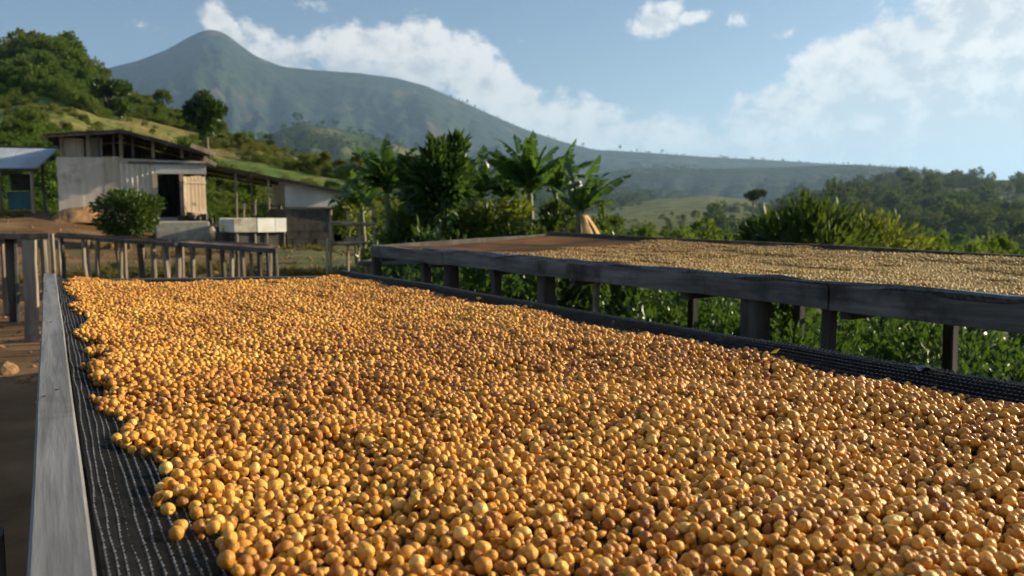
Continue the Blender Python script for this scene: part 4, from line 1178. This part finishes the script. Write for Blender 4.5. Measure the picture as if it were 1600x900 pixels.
# earth bank at the shed foot
def bank_mesh(name, label, px0, px1, pyt, pyb, Y, dep, mat, cat):
    a, c = at(px0, pyb, Y), at(px1, pyt, Y)
    nx_, ny = 30, 8; V = []
    for i in range(nx_):
        for j in range(ny):
            s, t = i / (nx_ - 1), j / (ny - 1)
            x = a.x + (c.x - a.x) * s; h = (math.sin(math.pi * s) ** .4) * math.sin(t * math.pi / 2 + .02) ** 1.2 if True else 0
            V.append((x + random.uniform(-.04, .04), Y - dep + dep * t, a.z - .15 + (c.z - a.z + .15) * h * (.75 + .4 * float(vnoise(x * 3, t * 3)))))
    i, j = np.meshgrid(np.arange(nx_ - 1), np.arange(ny - 1), indexing='ij')
    F = np.stack([i * ny + j, (i + 1) * ny + j, (i + 1) * ny + j + 1, i * ny + j + 1], -1).reshape(-1, 4)
    me = mesh_np(name, V, F, True); me.materials.append(MAT[mat])
    o = tag(link(bpy.data.objects.new(name, me)), label, cat)
    if FRAME is not None: o.matrix_world = FRAME
    return o
bank_mesh('earth_bank', 'orange earth bank heaped against the pale shed wall', 82, 160, 319, 340, 24.95, .9, 'earth_orange', 'earth bank')
# lean-to roof right of the shed
lean = thing('lean_to', 'open lean-to with dark rusty roof running down from the shed', 'lean-to', (*at(430, 330, 25).xy, .6))
L0, L1 = at(322, 255, 25.2), at(552, 301, 25.2)
K0, K1 = Vector((L0.x, 28.8, L0.z - .12)), Vector((L1.x, 28.8, L1.z - .05))
for i in range(6):
    s0, s1 = i / 6, (i + 1) / 6 - .003
    dz = Vector((0, 0, .012 * (i % 2)))
    corrugated(L0.lerp(L1, s0) + dz, L0.lerp(L1, s1) + dz, K0.lerp(K1, s0) + dz, K0.lerp(K1, s1) + dz, 7, .012).build('roof_sheet', 'roof_rust', lean)
for f in (.02, .5, .96):
    MB().beam(L0.lerp(K0, f) - Vector((0, 0, .06)), L1.lerp(K1, f) - Vector((0, 0, .06)), .05, .08).build('rafter', 'wood_dark', lean)
for px, Y in ((370, 25.4), (395, 26.6), (421, 25.4), (446, 27.2), (540, 27.0)):
    s = (at(px, 300, Y).x - L0.x) / (L1.x - L0.x); q = at(px, 340, Y)
    post('roof_post', (q.x, q.y, gz(q) - .1), (q.x, q.y, (L0.lerp(L1, s)).z - .1), .04, 'wood_post', lean)
# annex: grey wall high, dark block wall below
ann = thing('block_annex', 'low annex with smooth grey upper wall and dark block base', 'annex', (*at(490, 380, 24).xy, .2))
a, c = at(446, 326, 25.6), at(538, 290, 25.6)
t1 = at(446, 281.5, 25.6).z; t2 = at(538, 300, 25.6).z
MB().add([(a.x, 25.6, a.z), (c.x, 25.6, a.z), (c.x, 25.6, t2), (a.x, 25.6, t1), (a.x, 28.4, a.z), (c.x, 28.4, a.z), (c.x, 28.4, t2), (a.x, 28.4, t1)],
         [(0, 1, 2, 3), (5, 4, 7, 6), (1, 5, 6, 2), (4, 0, 3, 7), (3, 2, 6, 7), (0, 4, 5, 1)]).build('upper_wall', 'wall_grey', ann)
a, c = at(449, 390, 22.), at(521, 326, 22.)
gl = gz(Vector((a.x, 22, 0))) - .2
bwid = (c.x - a.x) / 4
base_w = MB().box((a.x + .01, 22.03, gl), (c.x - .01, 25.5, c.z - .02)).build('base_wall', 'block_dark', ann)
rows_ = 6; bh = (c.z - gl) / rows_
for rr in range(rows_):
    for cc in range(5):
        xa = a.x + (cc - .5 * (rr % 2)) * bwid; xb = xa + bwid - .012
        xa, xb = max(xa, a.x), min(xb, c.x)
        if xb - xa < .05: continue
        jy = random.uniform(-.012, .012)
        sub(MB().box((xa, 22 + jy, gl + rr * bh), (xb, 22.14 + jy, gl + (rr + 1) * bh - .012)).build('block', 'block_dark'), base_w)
MB().beam((a.x - .05, 22., c.z + .03), (at(586, 326, 22).x, 21.9, c.z + .01), .12, .05, seg=3, jit=.004).build('ledge_plank', 'wood_dark', ann)
ws = thing('firewood_stack', 'stack of split firewood logs under the lean-to roof', 'firewood', (*at(347, 345, 24.6).xy, .3))
g0 = at(347, 345, 24.6); zg = gz(g0)
for rr in range(5):
    for cc in range(5 - rr // 2):
        x_ = g0.x - .28 + cc * .14 + (.07 if rr % 2 else 0); z_ = zg + .07 + rr * .125
        MB().tube([(x_, 24.5, z_), (x_ + random.uniform(-.02, .02), 25.0, z_ + .01)], [.066, .060], 7, .12).build('log', random.choice(['wood_post', 'wood_dark', 'bark']), ws)
for k, (px, py0, py1, Y) in enumerate(((378, 318, 362, 23.9), (396, 312, 362, 24.3), (436, 322, 366, 23.6))):
    q, tp = at(px, py1, Y), at(px + 3, py0, Y + .3)
    lp = thing('leaning_pole', ('grey pole leaning beside the firewood stack', 'tall crooked pole leaning behind the white trough', 'short pale pole leaning near the block base')[k], 'pole', (q.x, q.y, gz(q)))
    post('pole_shaft', (q.x, q.y, gz(q) - .05), tp, .035, 'wood_post', lp)
sh_ = thing('wooden_stand', 'rough wooden stand with two shelves under the lean-to', 'stand', (*at(420, 345, 26.).xy, .2))
q0, q1 = at(398, 345, 26.), at(440, 345, 26.)
for xx in (q0.x, q1.x):
    for yy in (26., 26.5): MB().beam((xx, yy, gz(Vector((xx, yy, 0))) - .1), (xx, yy, at(420, 318, 26.).z), .06, .06).build('leg', 'wood_post', sh_)
for py_ in (322, 338):
    zz = at(420, py_, 26.).z; MB().beam((q0.x - .05, 26.25, zz), (q1.x + .05, 26.25, zz), .55, .035).build('shelf', 'wood_dark', sh_)
for k, (px, py, Y, sx_) in enumerate(((333, 352, 23.2, .24), (341, 354, 23.0, .2))):
    q = at(px, py, Y); m_ = cherry_like(k + 1)
    for v_ in m_.vertices: v_.co = (v_.co.x * sx_, v_.co.y * sx_ * .8, (v_.co.z + .75) * sx_ * 1.1)
    m_.materials.append(MAT['wall_tan']); m_.polygons.foreach_set('use_smooth', [True] * len(m_.polygons))
    o = tag(link(bpy.data.objects.new('grain_sack', m_)), ('fuller tan sack slumped beside the concrete step', 'smaller tan sack leaning by the fuller sack')[k], 'sack')
    o.location = FRAME @ Vector((q.x, q.y, 0)); o.location.z = gz(q)
# white trough, turned more towards the sun
pv2 = FRAME @ at(406, 352, 21.5)
FRAME = Matrix.Translation(pv2) @ Matrix.Rotation(R(40), 4, 'Z') @ Matrix.Translation(-pv2)
_l = at(406, 352, pv2.y); TY = pv2.y
tr = thing('white_trough', 'white washed trough raised on legs under the lean-to', 'trough', (*at(406, 365, TY).xy, .4))
a, c = at(366, 363, TY), at(447, 341, TY)
MB().box((a.x + .05, TY + .12, a.z - .45), (c.x - .05, TY + .95, a.z - .004)).build('shade_box', 'block_dark', tr)  # dark box added to stand in for the shade beneath the trough
T_ = .05; yb = TY + 1.1
MB().box((a.x, TY, a.z), (at(391, 0, TY).x, TY + T_, c.z)).build('trough_side', 'concrete', tr)  # shaded left part of the white front, put into a darker material
MB().box((at(391.4, 0, TY).x, TY - .01, a.z - .01), (at(419.6, 0, TY).x, TY + T_, c.z + .01)).build('trough_side', 'white_tank', tr)
MB().box((at(420.4, 0, TY).x, TY - .01, a.z - .01), (c.x, TY + T_, c.z + .005)).build('trough_side', 'white_tank', tr)
MB().box((a.x, yb, a.z), (c.x, yb + T_, c.z)).build('trough_back', 'white_tank', tr)
MB().box((a.x, TY + T_, a.z), (a.x + T_, yb, c.z - .01)).build('trough_end', 'white_tank', tr)
MB().box((c.x - T_, TY + T_, a.z), (c.x, yb, c.z - .012)).build('trough_end', 'white_tank', tr)
MB().box((a.x + T_, TY + T_, a.z + .01), (c.x - T_, yb, a.z + .05)).build('trough_floor', 'concrete', tr)
for px in (370, 398, 417, 444):
    for yy in (TY + .08, TY + 1.05):
        q = at(px, 365, yy); post('leg', (q.x, q.y, gz(q) - .1), (q.x, q.y, a.z), .035, 'wood_post', tr)
p = at(352, 357, TY + .8)
bk = thing('bucket', 'small yellow bucket standing beside the white trough', 'bucket', (p.x, p.y, gz(p)))
h0 = gz(p); top_ = p.z + .12
st2 = MB(); st2.beam((p.x, p.y, h0 - .1), (p.x, p.y, p.z - .1), .5, .4); st2.build('stand', 'wood_dark', bk)
pail = MB().tube([(p.x, p.y, p.z - .1), (p.x, p.y, p.z + .12)], [.085, .11], 14).build('pail', 'yellow_plastic', bk, True)
sub(MB().tube([(p.x + .11 * math.cos(t), p.y, p.z + .12 + .10 * math.sin(t)) for t in np.linspace(0, math.pi, 9)], .006, 5).build('handle', 'wood_grey'), pail)
FRAME = None
# pole rack
YR = 14.0
rk = thing('pole_rack', 'open rack of thin poles and rails beside the dark block wall', 'rack', (*at(548, 390, YR).xy, .2))
for px, py0, py1, Y in ((517, 328, 397, YR), (583, 326, 385, YR), (543, 330, 385, YR + .8), (560, 332, 386, YR + .8), (512, 372, 398, YR - .2)):
    q = at(px, py1, Y); tp = at(px, py0, Y)
    post('pole', (q.x, q.y, min(q.z, gz(q)) - .05), (tp.x, tp.y, tp.z), .026, 'wood_warm', rk)
for (pa, pb, Y) in (((516, 347), (586, 350), YR - .05), ((520, 380), (572, 379), YR - .05), ((516, 349), (586, 351), YR + .85), ((520, 381), (572, 381), YR + .6)):
    MB().tube([at(*pa, Y), at((pa[0] + pb[0]) / 2, (pa[1] + pb[1]) / 2 + 1, Y), at(*pb, Y)], [.028, .027, .025], 7, .08).build('rail', 'wood_warm', rk)
for px in np.linspace(546, 568, 5):
    q = at(px, 381, YR + .4); MB().beam(q, at(px, 369 + random.uniform(-2, 3), YR + .4), .05, .03).build('stub', 'wood_warm', rk)
# open hut at the left
ht = thing('open_hut', 'small open hut with blue-grey corrugated roof on thin posts', 'hut', (*at(30, 330, 27).xy, 1.0))
e0, e1 = at(-60, 262, 25.6), at(58, 263, 25.6)
r0_, r1_ = at(-60, 229, 28.2), at(93, 232, 28.2)
for i in range(5):
    s0, s1 = i / 5, (i + 1) / 5 - .003
    corrugated(e0.lerp(e1, s0), e0.lerp(e1, s1), r0_.lerp(r1_, s0), r0_.lerp(r1_, s1), 7, .014).build('roof_sheet', 'roof_tin', ht)
MB().beam(e0 - Vector((0, 0, .05)), e1 - Vector((0, 0, .05)), .05, .08).build('eave_beam', 'wood_dark', ht)
MB().beam(r0_ + Vector((0, 0, .02)), r1_ + Vector((0, 0, .02)), .10, .05).build('ridge_cap', 'wood_dark', ht)
for px, pb, Y in ((4, 345, 25.7), (53, 330, 25.7), (-50, 345, 25.7), (70, 325, 28.), (-40, 325, 28.)):
    q = at(px, pb, Y); z_ = e0.z - .06 if Y < 27 else r0_.z - .3
    post('roof_post', (q.x, q.y, gz(q) - .1), (q.x, q.y, z_), .06, 'wood_warm' if px == 53 else 'wood_post', ht)
panel('half_wall', 13, 50, 299, 326, 26.2, 'teal_paint', ht, .05)
panel('shelf_board', 12, 51, 327.5, 330, 26.0, 'wood_warm', ht, .3)
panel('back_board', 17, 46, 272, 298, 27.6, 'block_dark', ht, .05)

# ------------------------------------------------------------------ plants one can tell apart
def onground(px, Y, dz=0.):
    p = at(px, 340, Y); return Vector((p.x, p.y, gz(p) + dz))
tree('round_bush', 'dense dark green bush standing in front of the pale shed', 'bush', onground(201, 20.5), 1.3, (.88, .80, .68), .98, 3800, .12, .07, 'leaf_mid', .05, 34, .32, up=.1, shell=.65)
tree('broadleaf_tree', 'dark round-crowned tree with drooping leaf whorls among banana plants', 'tree', onground(686, 13.0), 2.7, (.62, .62, .72), 1.78, 1900, .22, .075, 'leaf_round', .045, 30, .22, up=.4, shell=.55)
tb = onground(686, 13.0)
BG = 'banana plants behind the far bed'
def bl(n, L, var, a0=0., bias=None):
    out_ = []
    for i in range(n):
        out_.append((a0 + i * 360 / n * 1.0 + random.uniform(-22, 22), random.choice(var), L * random.uniform(.8, 1.15)))
    return out_
def ban(label, px, py, Y, leaves, dry=0, r=.08):
    g = onground(px, Y); banana(label, g, at(px, py, Y).z - g.z, leaves, BG, dry, r)
ban('leafy banana plant left of the dark round tree', 606, 298, 14.2, [(200, 0, 1.0), (160, 1, 1.0), (20, 3, .9), (340, 0, .9), (100, 3, .95), (250, 1, .9), (185, 2, 1.1), (350, 4, 1.0), (60, 5, .9), (120, 2, .9), (300, 2, 1.0), (215, 4, 1.0)])
ban('low banana plant at the left end of the thicket by the rack', 566, 326, 15.6, [(200, 1, .9), (150, 2, .9), (20, 0, .9), (330, 1, .9), (100, 3, .8), (260, 2, .9)], r=.06)
ban('banana plant with one pale hanging leaf under the dark round tree', 694, 330, 14.4, [(350, 4, 1.0), (190, 4, .9), (30, 2, .9), (150, 1, .8), (270, 2, .8), (320, 4, .9)], r=.06)
ban('banana plant between the leafy one and the dark round tree trunk', 648, 322, 15.3, [(80, 0, .9), (20, 1, .9), (170, 2, .8), (260, 1, .8), (330, 2, .9), (200, 0, .8)], r=.06)
ban('slim banana plant right of the dark round tree', 752, 312, 15.2, [(80, 3, 1.0), (20, 0, .8), (170, 2, .8), (260, 1, .8), (330, 2, .7), (200, 5, .8)], r=.06)
ban('small banana plant among the yellow green bushes', 790, 316, 15.6, [(120, 3, 1.0), (60, 0, .9), (170, 1, .9), (10, 1, .9), (300, 2, .9), (230, 1, .9)], r=.06)
ban('tall banana plant with leaves fanned upright in the thicket', 828, 300, 14.2, [(165, 0, 1.05), (140, 3, 1.0), (60, 3, 1.05), (20, 0, 1.0), (190, 5, 1.1), (350, 5, .95), (260, 0, .95), (210, 1, 1.05), (320, 1, 1.0), (100, 2, .9), (280, 3, .95)], r=.09)
ban('banana plant half hidden behind the fanned banana plant', 868, 306, 15.4, [(30, 3, 1.05), (150, 0, 1.0), (350, 1, 1.0), (200, 2, .9), (90, 0, .9), (270, 1, .9), (10, 2, .9)], r=.08)
ban('banana plant with golden dry sheath hanging from its stem', 905, 334, 12.6, [(8, 5, 1.0), (40, 3, .95), (110, 3, .85), (150, 3, .75), (340, 0, .8), (300, 0, .7)], dry=5, r=.085)
tree('yellowing_bush', 'thicket bush with yellow green leaves between banana plants', 'bush', onground(775, 13.6), 1.6, (.75, .6, .65), .95, 1500, .13, .06, 'leaf_bright', .03, 22, .3)
tree('glossy_bush', 'light green bush left of the banana plants by the pole rack', 'bush', onground(556, 17.5), 1.6, (.65, .6, .70), 1.05, 1100, .14, .07, 'leaf_bright', .03, 18, .33)
for k, (px, Y, rx_, rz_, cz_, mt_, lb) in enumerate(((640, 13.4, .5, .42, .80, 'leaf_bright', 'leafy green bush between the leafy banana and the dark round tree'),
        (722, 13.9, .45, .42, .85, 'leaf_bright', 'light green bush right of the dark round tree trunk'),
        (872, 13.3, .55, .5, .95, 'leaf_mid', 'green bush in front of the half hidden banana plant'),
        (800, 13.2, .5, .42, .75, 'leaf_bright', 'bright low bush under the small banana plant'),
        (940, 15.5, .8, .45, .75, 'leaf_bright', 'pale green bush right of the banana with dry sheath'))):
    tree('thicket_bush', lb, 'bush', onground(px, Y), 1.5, (rx_, rx_, rz_), cz_, 1200, .13, .065, mt_, .03, 20, .3)
tree('leafy_bush', 'low leafy bush below the fanned banana plant', 'bush', onground(842, 12.8), 1.2, (.8, .5, .5), .65, 1300, .12, .06, 'leaf_mid', .03, 20, .33)
# bushes right, beyond the far bed
tree('coffee_bush', 'dark glossy bush rising behind the far bed of pale beans', 'bush', onground(1268, 10.5, -.1), 1.6, (1.02, .75, .68), 1.04, 3600, .16, .06, 'leaf_mid', .04, 26, .36, up=.55)
tree('coffee_bush', 'small upright bush at the left edge of the dark glossy bush', 'bush', onground(1205, 11.2, -.1), 1.3, (.45, .45, .5), .98, 800, .15, .055, 'leaf_mid', .03, 12, .36, up=.55)
tree('feathery_tree', 'light yellow green feathery bush right of the dark glossy bush', 'bush', onground(1375, 11.5, -.1), 1.6, (.80, .7, .64), .96, 2200, .12, .04, 'leaf_bright', .03, 20, .38, up=.2)
tree('shaded_bush', 'dark bush cut off by the frame behind the far bed', 'bush', onground(1592, 10., -.1), 1.2, (.35, .4, .4), .72, 600, .12, .05, 'leaf_dark', .03, 12, .36, up=.4)  # bush with plain dark leaf colour
# trees on the hills
def hilltree(label, px, py_base, py_top, D, wpx, leaves, mat, cl=9, tone=0., name='hill_tree', sp=.33, group=None, rzf=.33):
    base = at(px, py_base, D); topz = at(px, py_top, D).z
    h = topz - base.z; rz = h * rzf; rx = wpx * D / FPX / 2
    tree(name, label, 'tree', base, h, (rx, rx, rz), h - rz, leaves * 2, rx * .17, rx * .10, mat, h * .022, cl, sp, group=group, tone=tone, shell=.65)
hilltree('tall forked tree with dark split crown on the slope behind the shed', 325, 275, 140, 44., 66, 1700, 'leaf_dark', 12, sp=.38, rzf=.28)
hilltree('broad dark tree on the left hill above the shed roof', 172, 215, 122, 120., 84, 2200, 'leaf_mid', 14, sp=.28)
hilltree('slim lone tree on the left hill skyline', 158, 120, 84, 200., 13, 250, 'leaf_scrub', 4)
hilltree('small round tree on the dry slope behind the lean-to', 418, 240, 205, 130., 25, 350, 'leaf_wood', 5)
hilltree('pale small tree right of the small round slope tree', 463, 258, 227, 110., 18, 300, 'leaf_mid', 4)
hilltree('bushy slope tree close behind the tall forked tree', 374, 236, 208, 140., 18, 260, 'leaf_wood', 4)
hilltree('spreading flat-topped tree standing in the valley by the field', 1176, 345, 294, 170., 44, 900, 'leaf_wood', 7, sp=.3)
hilltree('small dark valley tree right of the spreading flat-topped tree', 1219, 335, 299, 230., 18, 260, 'leaf_wood', 4)
hilltree('slender dark valley tree before the wooded slope', 1236, 333, 297, 240., 14, 220, 'leaf_wood', 4)
hilltree('red-brown leaning tree at the foot of the wooded slope', 1320, 325, 287, 420., 22, 260, 'leaf_wood', 4, .9)
hilltree('dark tree topping the wooded slope skyline', 1421, 292, 268, 600., 26, 300, 'leaf_wood', 5)

# scrap of blue cloth on the right rim of the near bed
p = BN(un(onz(1440, 580, ZB))[0], W1 - .012, ZB - .002)
m = MB(); g = 6; 
for i in range(g):
    for j in range(g):
        m.v.append((p.x + (i - 2.5) * .006, p.y + (j - 2.5) * .005, p.z + .008 * float(vnoise(i * .9, j * .9)) + .004))
for i in range(g - 1):
    for j in range(g - 1): m.f.append((i * g + j, (i + 1) * g + j, (i + 1) * g + j + 1, i * g + j + 1))
tag(m.build('cloth_scrap', 'blue_plastic', None, True), 'scrap of blue plastic caught on the black net rim', 'plastic scrap')
# green leaves lying along the right rim
G2 = 'small yellow green leaves along the net rim'
for px, py in ((720, 455), (905, 490), (985, 512), (1030, 522), (1068, 530), (1105, 540)):
    q = onz(px, py, ZB + .02)
    u_ = un(q)[0]; q = BN(u_, W1 - .035 + random.uniform(-.015, .015), ZB - .014)
    C = np.array([q]) + rng.normal(size=(1, 3)) * .006
    V, F = leaf_cards(C, rng.normal(size=(1, 3)) + np.array([0, 0, .9]), .022, .014)
    me = mesh_np('fallen_leaf', V, F); me.materials.append(MAT['leaf_yellow'])
    tag(link(bpy.data.objects.new('fallen_leaf', me)), 'small yellow green leaf caught at the rim of the near bed', 'leaf', G2)

# ------------------------------------------------------------------ haze: the air of the valley
m, q = new_mat('haze_air')
v = q.n('ShaderNodeVolumePrincipled')
v.inputs['Color'].default_value = (.43, .67, 1.0, 1)
v.inputs['Density'].default_value = 7.0e-5
v.inputs['Anisotropy'].default_value = .25
o = q.n('ShaderNodeOutputMaterial'); m.node_tree.links.new(v.outputs[0], o.inputs['Volume'])
hz = MB().box((-32000, -32000, -60), (32000, 32000, 1500)).build('haze', 'haze_air')
tag(hz, 'thin blue haze filling the valley air', None, kind='stuff')
